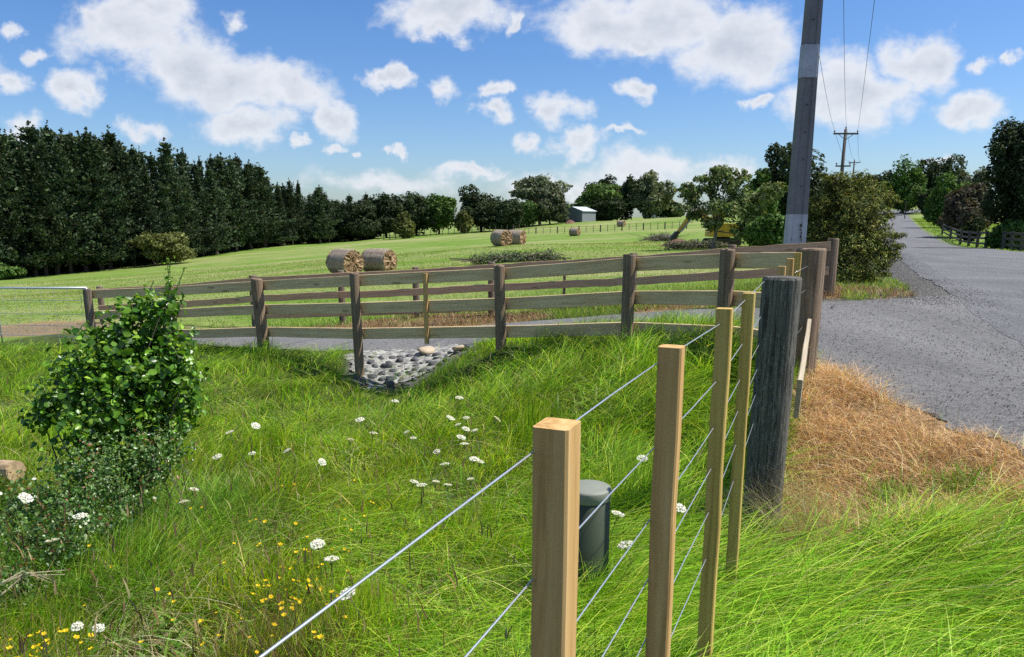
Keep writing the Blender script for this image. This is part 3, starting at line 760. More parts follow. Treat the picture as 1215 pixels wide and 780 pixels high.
# pines ---------------------------------------------------------------
def pine_proto(seed, H=20.0, Rb=3.3):
    rg = np.random.default_rng(seed)
    P = []; D = []; S = []; mb = MB()
    tr = [(0,0,-.8),(rg.normal(0,.12),rg.normal(0,.12),H*.35),(rg.normal(0,.2),rg.normal(0,.2),H*.7),(0,0,H*.985)]
    mb.add(*sweep(tr, circ(1,7), scale=[.30,.24,.15,.03]))
    z_ = H*rg.uniform(.03,.12); wob = rg.uniform(0, 6.28, 4); ex_ = rg.uniform(.75,1.35); tone = rg.uniform(.8,1.35)
    while z_ < H*.98:
        f = (z_/H); L = Rb*min((1-f)**ex_, .95)*(1+.22*math.sin(f*13+wob[0])+.15*math.sin(f*31+wob[1]))*min(1, .6+f*2.0)+.18
        nb = rg.integers(5, 9); a0 = rg.uniform(0, 6.28)
        for q in range(nb):
            a = a0+q*6.28/nb+rg.normal(0,.3); Lb = L*rg.uniform(.45,1.35)*(1+.25*math.sin(a*2+wob[2])); up = rg.uniform(-.1,.4)+.7*f
            e = np.array([math.cos(a)*Lb, math.sin(a)*Lb, z_+up*Lb*.7])
            if z_ < H*.4 and q % 3 == 0: mb.add(*sweep([(0,0,z_),e*[.5,.5,1], e], circ(1,4), scale=[.07,.05,.02]))
            nt_ = max(3, int(Lb*3.6))
            for t in np.linspace(.2, 1, nt_):
                c0 = np.array([0,0,z_])*(1-t)+e*t; c0[2] += .35*Lb*.3*t*t
                for s_ in range(3):
                    P.append(c0+rg.normal(0,.17,3)*(1.0+Lb*.15)); D.append([math.cos(a)*.6, math.sin(a)*.6, .7+rg.normal(0,.3)]); S.append(rg.uniform(.15,.36))
        z_ += rg.uniform(.38,.75)*(1.1-.3*f)
    # leader tufts
    for q in range(26):
        P.append(np.array([rg.normal(0,.08), rg.normal(0,.08), H-rg.uniform(-.9,1.4)])); D.append([rg.normal(0,.3),rg.normal(0,.3),1]); S.append(.2)
    P = np.array(P); D = np.array(D); D /= np.linalg.norm(D,axis=1)[:,None]; S = np.array(S); n = len(P)
    # each tuft: two slim diamonds along D-ish direction
    Vs = []; Fs = []; Cs = []; off = 0
    base_c = tone*pal(n, [(.028,.050,.024),(.044,.074,.032),(.070,.105,.044),(.10,.115,.06)], [4,4,3,1], .2)
    for rep in range(2):
        A = D+rng.normal(0,.45,(n,3)); A /= np.linalg.norm(A,axis=1)[:,None]
        B = np.cross(A, rng.normal(0,1,(n,3))); B /= np.linalg.norm(B,axis=1)[:,None]
        s = S[:,None]*1.25
        V = np.stack([P-A*s*.5, P+B*s*.42, P+A*s, P-B*s*.42],1).reshape(-1,3)
        Vs.append(V); Fs.append((np.arange(n)*4)[:,None]+np.array([[0,1,2,3]])+off); Cs.append(np.repeat(base_c,4,0)); off += len(V)
    return np.vstack(Vs), [np.vstack(Fs)], np.vstack(Cs), mb
def pine_thing(seed, label, loc, H=20.0, Rb=3.3):
    t = thing('pine_tree', label, 'pine tree', loc, 'pines along the left side of the paddock')
    V, Fc, C, mb = pine_proto(seed, H, Rb)
    make_obj('crown', V, Fc, M['needle'], t, (0,0,0), {'col': C}); mb.build('trunk', M['pine_bark'], t, (0,0,0))
    return t
PL = 'dark radiata pine in the dense pine row behind the hay paddock'
def sky_top(px):   # photo tree-top line of the pine row
    return np.interp(px, [-60,0,30,60,100,150,195,235,260,300,330,350,380,410,440], [160,163,158,152,166,172,182,186,190,192,212,222,228,234,238])
protos = []
spots = []
for pxx in np.arange(-75, 440, 15.5):
    d = np.interp(pxx, [-75,0,100,200,350,440], [106,108,116,130,166,182])
    spots.append((pxx+random.uniform(-5,5), d+random.uniform(-2,2), random.choice([-14,-7,0,10,20,34])*(1 if pxx<300 else .5)+random.uniform(-2,2)))
for pxx in np.arange(-70, 440, 17.0):
    d = np.interp(pxx, [-75,0,100,200,350,440], [106,108,116,130,166,182])
    spots.append((pxx+random.uniform(-5,5), d+random.uniform(8,13), random.uniform(-4,9)))
for pxx in np.arange(-70, 440, 24.0):
    d = np.interp(pxx, [-75,0,100,200,350,440], [106,108,116,130,166,182])
    spots.append((pxx+random.uniform(-7,7), d+random.uniform(17,26), random.uniform(-6,6)))
special = [(66/2.515+0, 110, -4)]
for i, (pxx, d, dy) in enumerate(spots):
    yb = np.interp(pxx, [-75,0,100,200,350,440], [334,329,322,310,290,285])
    p = at(pxx, 260, d); x0 = p[0]; zb = tz(x0, d)
    topz = at(pxx, sky_top(pxx)+dy, d)[2]; H = max(6, topz-zb)
    if i < 7:
        t = pine_thing(100+i, PL, (0,0,0), 20.0, [4.6,3.6,5.2,4.0,3.4,4.8,4.2][i]); protos.append(t)
        t.location = (x0, d, zb); t.scale = (H/20*1.35, H/20*1.35, H/20)
    else:
        k_ = H/20*random.uniform(.85,1.2); copy_thing(protos[random.randrange(7)], (x0, d, zb), random.uniform(0,6.28), (k_*random.uniform(1.0,1.7),k_*random.uniform(1.0,1.7),H/20))

# native / broadleaf belt at the back ---------------------------------
DK = [(.020,.036,.016),(.034,.055,.022),(.055,.08,.032),(.08,.10,.045)]
MG = [(.035,.085,.016),(.065,.135,.026),(.11,.19,.045),(.15,.22,.06)]
GG = [(.05,.07,.035),(.08,.105,.055),(.12,.14,.08),(.16,.18,.11)]
YG = [(.07,.09,.022),(.11,.13,.035),(.16,.18,.055),(.20,.21,.08)]
BR = [(.07,.06,.045),(.10,.085,.065),(.15,.12,.09),(.06,.07,.035)]
def belt(px0, px1, top, bot, d, palette, label, cat='tree', name='broadleaf_tree', seed=0, n_leaf=9000, nb=9, asp=.6, ls=None, bs=.5, part='crown', group=None, r0=None, bark=None, depth=None, low=.04, wts=(2,4,3,1)):
    """one tree placed from its outline in metres at distance d"""
    xl_ = at(px0, bot, d)[0]; xr_ = at(px1, bot, d)[0]; cx = (xl_+xr_)/2
    zb = tz(cx, d); zt = at((px0+px1)/2, top, d)[2]; H = zt-zb; w_ = (xr_-xl_)/2
    dd = depth or w_
    c0 = (cx, d, zb+H*(.5+low/2)); rr = (w_, dd, H*(.5-low/2))
    bl = rand_blobs(c0, (rr[0]*.95, rr[1]*.9, rr[2]*.95), nb, bs, seed)
    bl.append((*c0, rr[0]*.62, rr[1]*.6, rr[2]*.72))
    # fix top and sides to match the outline
    mxz = max(q[2]+q[5] for q in bl); mx = max(q[0]+q[3] for q in bl); mn = min(q[0]-q[3] for q in bl)
    sx = (xr_-xl_)/(mx-mn); sz = (zt-(zb+H*low))/(mxz-min(q[2]-q[5] for q in bl)); mnz = min(q[2]-q[5] for q in bl)
    bl = [((q[0]-mn)*sx+xl_, q[1], (q[2]-mnz)*sz+zb+H*low, q[3]*sx, q[4], q[5]*sz) for q in bl]
    ls = ls or d/F*(1.45 if d > 100 else 1.9)
    return make_tree(name, label, cat, (cx, d, zb), bl, n_leaf, ls, asp, palette, list(wts), r0 or H*.022+.03, group, bark, part=part)
B = 'broadleaf_tree'
belt(400,455,237,290,178,DK,'dark rounded native tree where the pine row ends',seed=1)
belt(432,485,231,287,182,DK,'dark bushy native tree behind the small pale tree',seed=2)
belt(468,520,229,284,184,DK,'broad dark tree between the pale tree and the sky gap',seed=3)
belt(500,542,230,281,184,MG,'dark green domed tree just left of the dip in the tree line',seed=4)
belt(466,492,252,282,168,YG,'small pale olive tree standing in front of the dark belt',name='small_tree',seed=5,n_leaf=5000)
belt(540,562,250,278,178,YG,'little olive round tree beside the hay field edge below the sky gap',name='small_tree',seed=6,n_leaf=4000)
belt(543,600,220,277,188,DK,'tall blackish tree right of the dip in the tree line',seed=7)
belt(575,622,236,275,182,DK,'low dark tree left of the tall spreading gum',seed=8)
belt(600,640,238,272,196,MG,'mid green fluffy tree under the tall gum',seed=9)
gum = belt(606,676,208,272,205,[(.07,.10,.05),(.11,.14,.075),(.16,.19,.11),(.20,.22,.14)],'tall spreading gum tree with an open airy crown left of the shed',name='gum_tree',seed=10,n_leaf=6000,nb=13,bs=.30,low=.42,bark=M['pale_bark'],r0=.35)
belt(630,675,226,272,198,GG,'dusky grey green tree left of the shed',seed=11)
LG = [(.06,.12,.025),(.10,.18,.04),(.15,.24,.065),(.20,.28,.09)]
belt(672,738,218,262,222,LG,'large light green tree rising behind the shed',seed=12,n_leaf=12000)
belt(690,735,208,262,232,DK,'dark dome topping the light green tree behind the shed',seed=13)
belt(705,740,236,265,212,DK,'dark low round tree right of the shed',seed=14)
belt(727,757,210,262,222,DK,'dark upright tree between the green and the grey green trees',seed=15)
G2 = [(.08,.11,.05),(.13,.16,.075),(.19,.22,.11),(.26,.28,.16)]
belt(745,797,203,262,218,G2,'tall grey green tree with a ragged leaning crown',seed=16,n_leaf=12000,nb=14,bs=.38)
belt(775,812,236,258,228,DK,'dark low scrub tree at the right end of the far belt',seed=17,n_leaf=4000)
# gap fillers in the row at the back
for i,(a,b_,t_,d_) in enumerate([(385,430,236,200),(420,470,240,205),(455,505,238,208),(560,600,238,210),(590,640,240,215),(640,690,240,226),(300,345,226,205),(340,395,232,205)]):
    belt(a,b_,t_,290,d_,DK,'dark tree half hidden deep in the tree belt',seed=40+i,n_leaf=4500,group='hidden trees deep in the belt')
for k_i in range(24):
    a_ = -70+k_i*22; d_ = float(np.interp(a_,[-75,0,100,200,350,440],[112,114,122,136,172,188])); yb_ = np.interp(a_, [-75,0,100,200,350,440], [334,329,322,310,290,285])
    belt(a_-15,a_+17,yb_-random.uniform(22,34)*120/d_,yb_,d_,DK,'dark shaded scrub growing under the pine row','bush','bush',seed=130+k_i,n_leaf=3500,nb=6,bs=.6,low=0,part='foliage',group='scrub under the pine row',ls=.28)
# hedge line shrubs along the field foot
for i,(a,b_,t_,bo,d_) in enumerate([(165,232,275,308,120),(-12,30,311,330,104)]):
    belt(a,b_,t_,bo,d_,YG if i==0 else MG,['yellowish green bush at the foot of the pine row','low olive bush at the far left foot of the pines'][i],'bush','bush',seed=60+i,n_leaf=9000,low=.02,part='foliage')

# right of the pole group ---------------------------------------------
# willow-like tree in front of the excavator
wb = at(846,297,45); wb[2] = tz(wb[0],45)
bl = []
for (a,b_,r1,r2) in [(822,240,.75,.9),(845,222,.95,.8),(872,215,.9,.7),(888,238,.95,.9),(862,250,1.1,.9),(818,225,.5,.35),(895,262,.7,.8),(842,266,.55,.42),(826,258,.4,.35),(880,275,.7,.6),(806,248,.45,.30),(858,205,.6,.4),(912,228,.7,.6)]:
    p = at(a,b_,45); bl.append((p[0],45+random.uniform(-.8,.8),p[2],r1,r1,r2))
make_tree('willow_tree','leaning grey green tree with loose leaves in front of the yellow excavator','tree',wb,bl,20000,.10,.45,[(.07,.115,.035),(.11,.165,.05),(.17,.22,.08),(.25,.28,.13)],[2,4,4,3],.13,fill=.85,bark=M['pale_bark'],split=.25,gap=.42,sprays=90)
belt(893,988,164,292,54,DK,'tall dark evergreen rising behind the concrete pole',seed=71,n_leaf=24000,nb=22,bs=.34,low=.04,name='evergreen_tree')
belt(872,940,200,290,52,MG,'mid green leafy tree left of the concrete pole',seed=72,n_leaf=16000,nb=14,bs=.4,low=.03)
belt(950,1000,208,280,60,DK,'dark tree between the pole and the yellow green shrub',seed=73,n_leaf=10000,low=.05)
belt(884,932,254,297,33,MG,'rounded green bush beside the foot of the concrete pole','bush','bush',seed=74,n_leaf=12000,nb=10,low=.0,part='foliage')
# big manuka-like shrub at the driveway corner
bl = []
for (a,b_,d_,r_) in [(1008,228,15.3,.40),(985,248,15.3,.42),(1030,235,15.4,.42),(1008,262,15.0,.55),(1040,262,15.1,.34),(978,280,15.2,.42),(1042,290,14.9,.36),(1012,300,14.6,.50),(1000,325,14.5,.35),(1045,315,14.8,.28),(1030,325,14.6,.3),(970,300,15.6,.35),(1022,215,15.4,.2),(962,262,15.8,.28),(995,222,15.4,.28),(1048,240,15.3,.24),(968,250,15.6,.3),(962,322,15.3,.32),(1052,300,14.9,.26),(985,215,15.5,.2),(1035,280,14.9,.4)]:
    p = at(a,b_,d_); bl.append((p[0],d_,p[2],r_,r_,r_*.9))
sb = at(1010,340,15.1); sb[2] = tz(sb[0],15.1)
make_tree('manuka_shrub','large yellow green fine leaved shrub at the driveway corner beside the road','shrub',sb,bl,62000,.030,.30,[(.04,.065,.018),(.09,.13,.030),(.20,.22,.05),(.34,.34,.09),(.04,.035,.02)],[3.5,4,3,1.8,.8],.07,fill=.85,part='foliage',trunkname='stem',split=.1,gap=.38,sprays=130)
# grey shrub behind left of it
belt(956,985,235,300,22,GG,'grey green scrub bush just right of the concrete pole','bush','bush',seed=75,n_leaf=8000,low=.0,part='foliage')
# right side trees -----------------------------------------------------
belt(1160,1262,140,296,50,DK,'very dark tall evergreen at the right edge beyond the road',seed=81,n_leaf=30000,nb=26,bs=.32,low=.02,name='evergreen_tree')
belt(1215,1330,150,296,54,DK,'dark evergreen beside the tall one, mostly beyond the right edge',seed=82,n_leaf=9000,low=.02,name='evergreen_tree')
belt(1120,1174,215,283,74,BR,'bronze leaved tree between the green hedge tree and the dark evergreen',seed=83,n_leaf=14000,nb=12,low=.02,wts=(3,4,2,3))
belt(1096,1142,208,275,112,MG,'bright green roadside tree left of the bronze leaved tree',seed=84,n_leaf=11000,nb=12,low=.02)
belt(1089,1112,226,258,160,DK,'small dark tree at the end of the roadside row',seed=85,n_leaf=6000,low=.02)
belt(1045,1100,188,236,255,MG,'pointed green tree far up the road on the crest',seed=86,n_leaf=8000)
belt(1085,1148,184,240,262,DK,'broad blue green tree on the far crest right of the pointed one',seed=87,n_leaf=9000)
belt(1130,1175,200,250,180,GG,'grey green tree on the crest showing above the bronze tree',seed=88,n_leaf=6000)
belt(1000,1060,205,240,262,DK,'dark tree on the crest behind the far power pole',seed=89,n_leaf=7000)
belt(940,1010,215,250,240,MG,'tree on the crest hidden behind the concrete pole group',seed=90,n_leaf=5000)
hb = belt(1052,1092,226,240,318,DK,'clipped dark hedge across the bend of the far road','hedge','hedge',seed=91,n_leaf=7000,nb=16,bs=.35,low=.0,part='foliage')
for i,(a,b_,t_,bo,d_) in enumerate([(1112,1134,252,270,96),(1136,1164,260,284,68),(1172,1212,262,293,49)]):
    belt(a,b_,t_,bo,d_,[BR,DK,MG][i],['greyish bush at the foot of the roadside hedge trees','dark bush under the bronze leaved tree','green bush behind the dark roadside fence'][i],'bush','bush',seed=95+i,n_leaf=7000,low=.0,part='foliage')

# brush piles ----------------------------------------------------------
def brush(name, label, pts, r, n_leaf, ls, palette, d0):
    bl = []
    for (a,b_,d_) in pts:
        p = at(a,b_,d_); zt_ = tz(p[0],d_); bl.append((p[0],d_,zt_+r*.35,r*1.5,r*1.2,r*.75))
    base = (bl[0][0], bl[0][1], bl[0][2]-r*.35)
    t = thing(name, label, 'brush pile', base)
    V, Fc, C = tree_mesh(bl, n_leaf, ls, .35, palette, [2,4,4,2][:len(palette)], .8)
    make_obj('foliage', V, Fc, M['foliage'], t, base, {'col': C})
    mb = MB(); rg = np.random.default_rng(len(pts))
    for q in range(40):
        c_ = np.array(bl[rg.integers(len(bl))][:3]); dv = rg.normal(0,1,3)*[1,.8,.28]*r*1.5
        mb.add(*tube([c_-dv, c_+dv+[0,0,r*.15]], .02, 5))
    mb.build('branches', M['bark'], t, base)
    return t
brush('brush_pile','long low heap of cut grey green branches on the paddock above the rail fence',[(572,309,31),(590,308,31),(606,307,31),(622,306,31),(640,305,31.5),(655,305,32),(598,306,31.5)],.42,9000,.05,[(.07,.10,.045),(.10,.14,.065),(.16,.19,.11),(.20,.21,.14)],31)
brush('brush_pile','heap of cut branches in front of the excavator tracks',[(812,292,47),(826,290,47),(840,292,47),(800,294,47),(822,288,47.5),(850,293,47)],.45,8000,.07,[(.07,.09,.05),(.11,.13,.08),(.17,.18,.12),(.22,.21,.15)],47)

# ------------------------------------------------------------------ wire fence
wf_o = np.array([1.5, 4.3, tz(1.5,4.3)])
wf = thing('wire_fence', 'wire fence of square timber battens ending at the old grey black strainer post', 'fence', wf_o)
fdir = np.array([.4376,1,0]); fdir /= np.linalg.norm(fdir); fside = np.array([fdir[1],-fdir[0],0])
def batten(pxc, pyt, d, w1=.05, w2=.045, mat='batten', depth=1.55, lean=0, seed=0):
    p = at(pxc, pyt, d); lo = p-np.array([lean, 0, depth])
    return beam('batten', p, lo, w1, w2, M[mat], wf, wf_o, side=fside, seed=seed, n=8, warp=.0008)
batten(661,503,1.02,.052,.058,'batten',seed=1); batten(797,411,1.66,.052,.045,'batten',seed=2,lean=.0)
batten(860,366,2.5,.05,.05,'batten_green',1.5,seed=3); batten(889,348,3.3,.05,.045,'batten_green',1.5,seed=4)
batten(928,316,4.85,.045,.045,'batten',1.2,seed=5); batten(938,307,5.25,.045,.045,'batten',1.1,seed=6); batten(947,300,5.7,.05,.045,'batten_green',1.1,seed=7)
# two behind the camera keep the fence going
for yb_ in (.15,-.7,-1.6):
    p = np.array([.056+(yb_-1)*.4376, yb_, 1.28]); beam('batten', p, p-[0,0,1.5], .05,.045, M['batten'], wf, wf_o, side=fside, seed=9, n=5, warp=.001)
post5 = at(929,329,4.35)
post_mesh(post5, .107, 1.75, M['old_post'], 'strainer_post', wf, wf_o, seed=11, k=28, lean=(.03,0))
# wires
sdv = fside*(-.0)
for i, zz in enumerate([1.238,1.045,.88,.73,.57,.40]):
    P = []
    for yy_ in [-2.5,-1,0,.5,1.02,1.35,1.66,2.08,2.5,2.9,3.3,3.8,4.3,5.2,6.2]:
        P.append([fence_x(yy_), yy_, zz*(1-.012*max(0,yy_-1)) - .006*math.sin(yy_*3+i)+ (.0 if yy_<4.3 else .01)])
    P = np.array(P)
    # wires pass on the left face of the battens
    P[:,:2] -= fside[:2]*.026; P[12,:2] = (post5[0]-.106, post5[1]-.01)
    mb = MB(); mb.add(*tube(np.vstack([P[:9], P[12:13]]), .0016, 7)); (mb.add(*tube(P[13:], .0011, 5)) if i in (0,1,3) else None); mb.build('wire', M['wire'], wf, wf_o, smooth=True)
# staples/ties at the top wire
# plank beside the strainer post
beam('plank', at(951,396,6.05)+[.05,0,-.0], at(943,470,4.45)+[.02,0,-.02], .03, .24, M['plank'], wf, wf_o, side=(1,0,0), seed=13, n=4, warp=.001)

# ------------------------------------------------------------------ near post and rail fence
nf_posts = [(103,343,12.5,.075,.9),(201,338,11.75,.065,.9),(304,331,10.95,.095,1.0),(420,324,9.6,.068,1.6),(592,315,8.8,.070,1.15),(747,302,7.9,.073,1.1),(864,296,7.0,.077,1.05),(963,295,6.2,.113,1.25)]
nfo = at(592,408,8.8); nfo[2] = tz(nfo[0],8.8)
nf = thing('rail_fence', 'nearer three rail timber fence curving along the driveway to the big round corner post', 'fence', nfo)
tops = []
for i,(a,b_,d_,r_,L_) in enumerate(nf_posts):
    p = at(a,b_,d_); tops.append(p)
    ln_ = [(0,0),(0,0),(-.06,0),(-.03,0),(-.035,0),(.0,0),(.01,0),(.02,0)][i]
    post_mesh(p, r_*(.86 if i < 7 else 1), L_+.35, M['round_post'] if i != 0 else M['far_post'], 'post', nf, nfo, seed=20+i, lean=ln_)
for i in range(len(tops)-1):
    p0, p1 = tops[i].copy(), tops[i+1].copy()
    dv = p1-p0; dv[2] = 0; dv /= np.linalg.norm(dv); nrm = np.array([-dv[1], dv[0], 0])   # towards the driveway
    r0_, r1_ = nf_posts[i][3], nf_posts[i+1][3]
    if i == 0: p0 = p0-dv*.13
    if i == len(tops)-2: p1 = p1-dv*.06
    drops = [.032,.375,.70]
    sp_px = 0
    for q, dz in enumerate(drops):
        if i >= 5 and q == 0: z0 = [.06,.06][0]
        a0 = p0+nrm*(r0_+.022)-np.array([0,0,dz+.07]); a1 = p1+nrm*(r1_+.022)-np.array([0,0,dz+.07])
        if i == len(tops)-2: a1 = p1+nrm*(.05)-np.array([0,0,dz+.07])
        beam('rail', a0, a1, .045, .138, M['rail'], nf, nfo, side=nrm, seed=i*5+q, n=5, warp=.0012)
    if i in (3,):   # batten nailed across the middle of the span
        mpt = (tops[i]+tops[i+1])/2; mpt = mpt+nrm*(.045)
        beam('fence_batten', mpt-np.array([0,0,.05]), mpt-np.array([0,0,.90]), .05, .04, M['batten'], nf, nfo, side=dv, seed=77, n=4, warp=.001)

# ------------------------------------------------------------------ far post and rail fence
ff_posts = [(-30,343,18.3),(118,340,17.5),(200,336,17.0),(300,327,16.5),(404,321,15.8),(493,317,15.4),(583,311,15.0),(670,306,14.5),(752,300.5,13.8),(869,291,13.0),(989,283,12.0)]
ffo = at(583,378,15); ffo[2] = tz(ffo[0],15)
ff = thing('rail_fence', 'further brown rail fence on the paddock side of the driveway', 'fence', ffo)
ft = []
for i,(a,b_,d_) in enumerate(ff_posts):
    p = at(a,b_,d_); ft.append(p); h_ = p[2]-tz(p[0],d_)
    if i in (7,): beam('batten', p-[0,0,.02], p-[0,0,h_+.1], .05,.05, M['far_post'], ff, ffo, seed=30+i, n=4)
    else: post_mesh(p, .085 if i == 10 else (.09 if i==3 else .068), h_+.35, M['far_post'] if i not in (10,) else M['round_post'], 'post', ff, ffo, seed=40+i, k=12)
for i in range(1, len(ft)-1):
    p0, p1 = ft[i], ft[i+1]; dv = p1-p0; dv[2]=0; dv/=np.linalg.norm(dv); nrm = np.array([dv[1],-dv[0],0])
    for q, dz in enumerate([.055,.43,.80]):
        if i < 3 and q == 2: continue
        a0 = p0+nrm*.085-np.array([0,0,dz+.06]); a1 = p1+nrm*.085-np.array([0,0,dz+.06])
        beam('rail', a0, a1, .04,.14, M['rail_far'], ff, ffo, side=nrm, seed=60+i*3+q, n=6, warp=.005)

# ------------------------------------------------------------------ farm gate (left)
go = at(60,420,12.9); go[2] = tz(go[0],12.9)
gt = thing('farm_gate', 'galvanised pipe farm gate with thin wires hung from the left end post', 'gate', go)
gA = at(106,342,12.6); gB = at(-110,342,13.6)
hgt = 1.03
mb = MB(); 
mb.add(*tube([gA-[.05,0,0], gB], .018, 10)); mb.add(*tube([gA-[0,0,hgt]-[.05,0,0], gB-[0,0,hgt]], .018, 10))
mb.add(*tube([gA-[.05,0,0], gA-[.05,0,hgt]], .018, 10)); mb.add(*tube([gB, gB-[0,0,hgt]], .018, 10)); mb.add(*tube([gB*.5+gA*.5, gB*.5+gA*.5-[0,0,hgt]], .012, 8))
mb.build('gate_frame', M['galv'], gt, go, smooth=True)
for f_ in (.2,.42,.61,.78):
    mb = MB(); mb.add(*tube([gA-[.05,0,hgt*f_], gB-[0,0,hgt*f_]], .0045, 6)); mb.build('gate_wire', M['wire'], gt, go)
mb = MB()
for s_ in np.linspace(.05,.95,14):
    q_ = gA*(1-s_)+gB*s_; mb.add(*tube([q_, q_-[0,0,hgt]], .0025, 4))
mb.build('stay_wires', M['wire'], gt, go)

# ------------------------------------------------------------------ field fence (far, wire and posts)
fo = at(700,283,135); fo[2] = tz(fo[0],135)
fld = thing('field_fence', 'distant wire fence with thin posts crossing the paddock below the shed', 'fence', fo)
fl = [(560,283,150),(600,279,148),(640,276.5,145),(675,277,138),(704,277,134),(733,273,134),(757,272,134),(778,270.5,133),(800,269,132),(818,269,130)]
prev = None
for i in range(28):
    pxx = 585+i*8.5; d_ = float(np.interp(pxx, [q[0] for q in fl], [q[2] for q in fl])); p = at(pxx, 270, d_); p[2] = tz(p[0], d_)+1.15
    big = i % 3 == 0
    mb = MB(); mb.add(*tube([p+[0,0,.02], p-[0,0,1.35]], .11 if big else .045, 6)); mb.build('post', M['arm'], fld, fo)
    if prev is not None:
        mb = MB()
        for zq in (.1,.5,.9): mb.add(*tube([prev-[0,0,zq], p-[0,0,zq]], .014, 4))
        mb.build('wire', M['arm'], fld, fo)
    prev = p
# post row along the foot of the dark belt
fo2 = at(480,283,172); fo2[2] = tz(fo2[0],172)
fl2 = thing('field_fence', 'distant post row along the shaded foot of the dark tree belt', 'fence', fo2)
for i in range(26):
    pxx = 448+i*7.0; d_ = float(np.interp(pxx,[450,540,630],[168,176,180])); p = at(pxx,270,d_); z_ = tz(p[0],d_)
    mb = MB(); mb.add(*tube([(p[0],d_,z_+1.3),(p[0],d_,z_-.2)], .09, 5)); mb.build('post', M['far_post'], fl2, fo2)

# ------------------------------------------------------------------ roadside fence, right
ro = at(1190,290,46); ro[2] = tz(ro[0],46)
rf = thing('roadside_fence', 'dark rail fence on the far side of the road below the evergreens', 'fence', ro)
pts = [(1118,275,80),(1128,279,70),(1140,283,61),(1150,284,57),(1160,286,54),(1170,287.5,51.5),(1180,288.5,49.5),(1190,290,48),(1200,291.5,46.5),(1212,293,45.5),(1226,294,45)]
pr = None
for i,(a,b_,d_) in enumerate(pts):
    p = at(a,b_,d_); z_ = tz(p[0],d_); q_ = np.array([p[0],d_,z_])
    mb = MB(); mb.add(*box(q_+[0,0,.5],(.14,.14,1.25))); mb.build('post', M['arm'], rf, ro)
    if pr is not None:
        for zq in (.3,.65,1.0):
            beam('rail', pr+[0,-.09,zq], q_+[0,-.09,zq], .04,.13, M['arm'], rf, ro, seed=i, n=2, warp=0)
    pr = q_

# ------------------------------------------------------------------ power poles
def pole_prof(w, d): 
    w/=2; d/=2
    return [(-w,-d),(-w*.62,-d),(-w*.55,-d*.72),(w*.42,-d*.72),(w*.5,-d),(w,-d),(w,d),(w*.5,d),(w*.42,d*.72),(-w*.55,d*.72),(-w*.62,d),(-w,d)]
pb = at(943,285,14.5); px0 = pb[0]; pz = tz(px0,14.5)
pole = thing('power_pole', 'huge concrete power pole with a pale painted foot beside the rail fence', 'power pole', (px0,14.5,pz))
org = (px0,14.5,pz)
def pole_seg(name, z0, z1, grow, mat, n=8):
    P = [(px0+.004*(z_-1), 14.5, z_) for z_ in np.linspace(z0,z1,n)]
    sc = [(.445-.0255*(z_-1.1))/.445*(1+grow) for z_ in np.linspace(z0,z1,n)]
    mb = MB(); mb.add(*sweep(P, pole_prof(.345,.20), scale=sc, side=(1,0,0))); return mb.build(name, M[mat], pole, org)
pole_seg('shaft', 1.60, 9.6, 0, 'concrete', 12); pole_seg('painted_foot', pz-.5, 1.60, .012, 'concrete_pale')
g0 = at(960,93,14.5)[2]; g1 = at(960,54,14.5)[2]
mb = MB(); Pg = [(px0+.004*(z_-1)-.01,14.5,z_) for z_ in np.linspace(g0,g1,5)]
mb.add(*sweep(Pg, rect(.345,.23,.02), scale=[(.445-.0255*(z_-1.1))/.445 for z_ in np.linspace(g0,g1,5)], side=(1,0,0))); mb.build('guard_band', M['sheet'], pole, org)
# painted C mark and chipped blotches
yf = 14.5-.10*1.012*.72-.004
cm_ = at(939,283.5,14.38)
mb = MB(); aa = np.linspace(R(50),R(330),16); Pc = [(cm_[0]+.030*math.cos(a), yf, cm_[2]+.030*math.sin(a)) for a in aa]
mb.add(*sweep(Pc, rect(.004,.014,.001), side=(0,1,0))); mb.build('stencil_mark', M['dark'], pole, org)
mb = MB()
for (a,b_,s_) in [(951.8,268,.035),(952.2,277,.022),(951.5,281,.03),(952.5,285,.02),(951,273,.018)]:
    p = at(a,b_,14.33); rg = np.random.default_rng(int(b_)); k_=9
    V = [(p[0]+s_*.6*math.cos(q*6.28/k_)*rg.uniform(.5,1.2), 14.5-.10*1.012-.003, p[2]+s_*math.sin(q*6.28/k_)*rg.uniform(.6,1.3)) for q in range(k_)]
    V += [(v[0], v[1]+.006, v[2]) for v in V]
    mb.add(V, [list(range(k_))]+[[q,(q+1)%k_,(q+1)%k_+k_,q+k_] for q in range(k_)])
mb.build('paint_chip', M['dark'], pole, org)
mb = MB()
for zq in np.arange(2.1, 9.2, .47):
    mb.add(*tube([(px0+.01, 14.5-.082, zq),(px0+.01,14.5-.04,zq)], .012, 8))
mb.build('bolt', M['dark'], pole, org)
def crossarm(par, c, L, org, ins=(-1,0,1), w=.1):
    mb = MB(); mb.add(*box(np.array(c)-[0,.12,0],(L,w,w*1.1))); mb.build('crossarm', M['arm'], par, org)
    for s_ in ins:
        mb = MB(); q = np.array(c)+[s_*(L/2-.08),-.12,w*.5] if s_ else np.array(c)+[0,-.0,.42]
        mb.add(*tube([q,q+[0,0,.08],q+[0,0,.1],q+[0,0,.22],q+[0,0,.26]], [.03,.03,.07,.07,.03], 8)); mb.build('insulator', M['ceramic'], par, org)
crossarm(pole, (px0,14.5,9.45), 2.5, org)
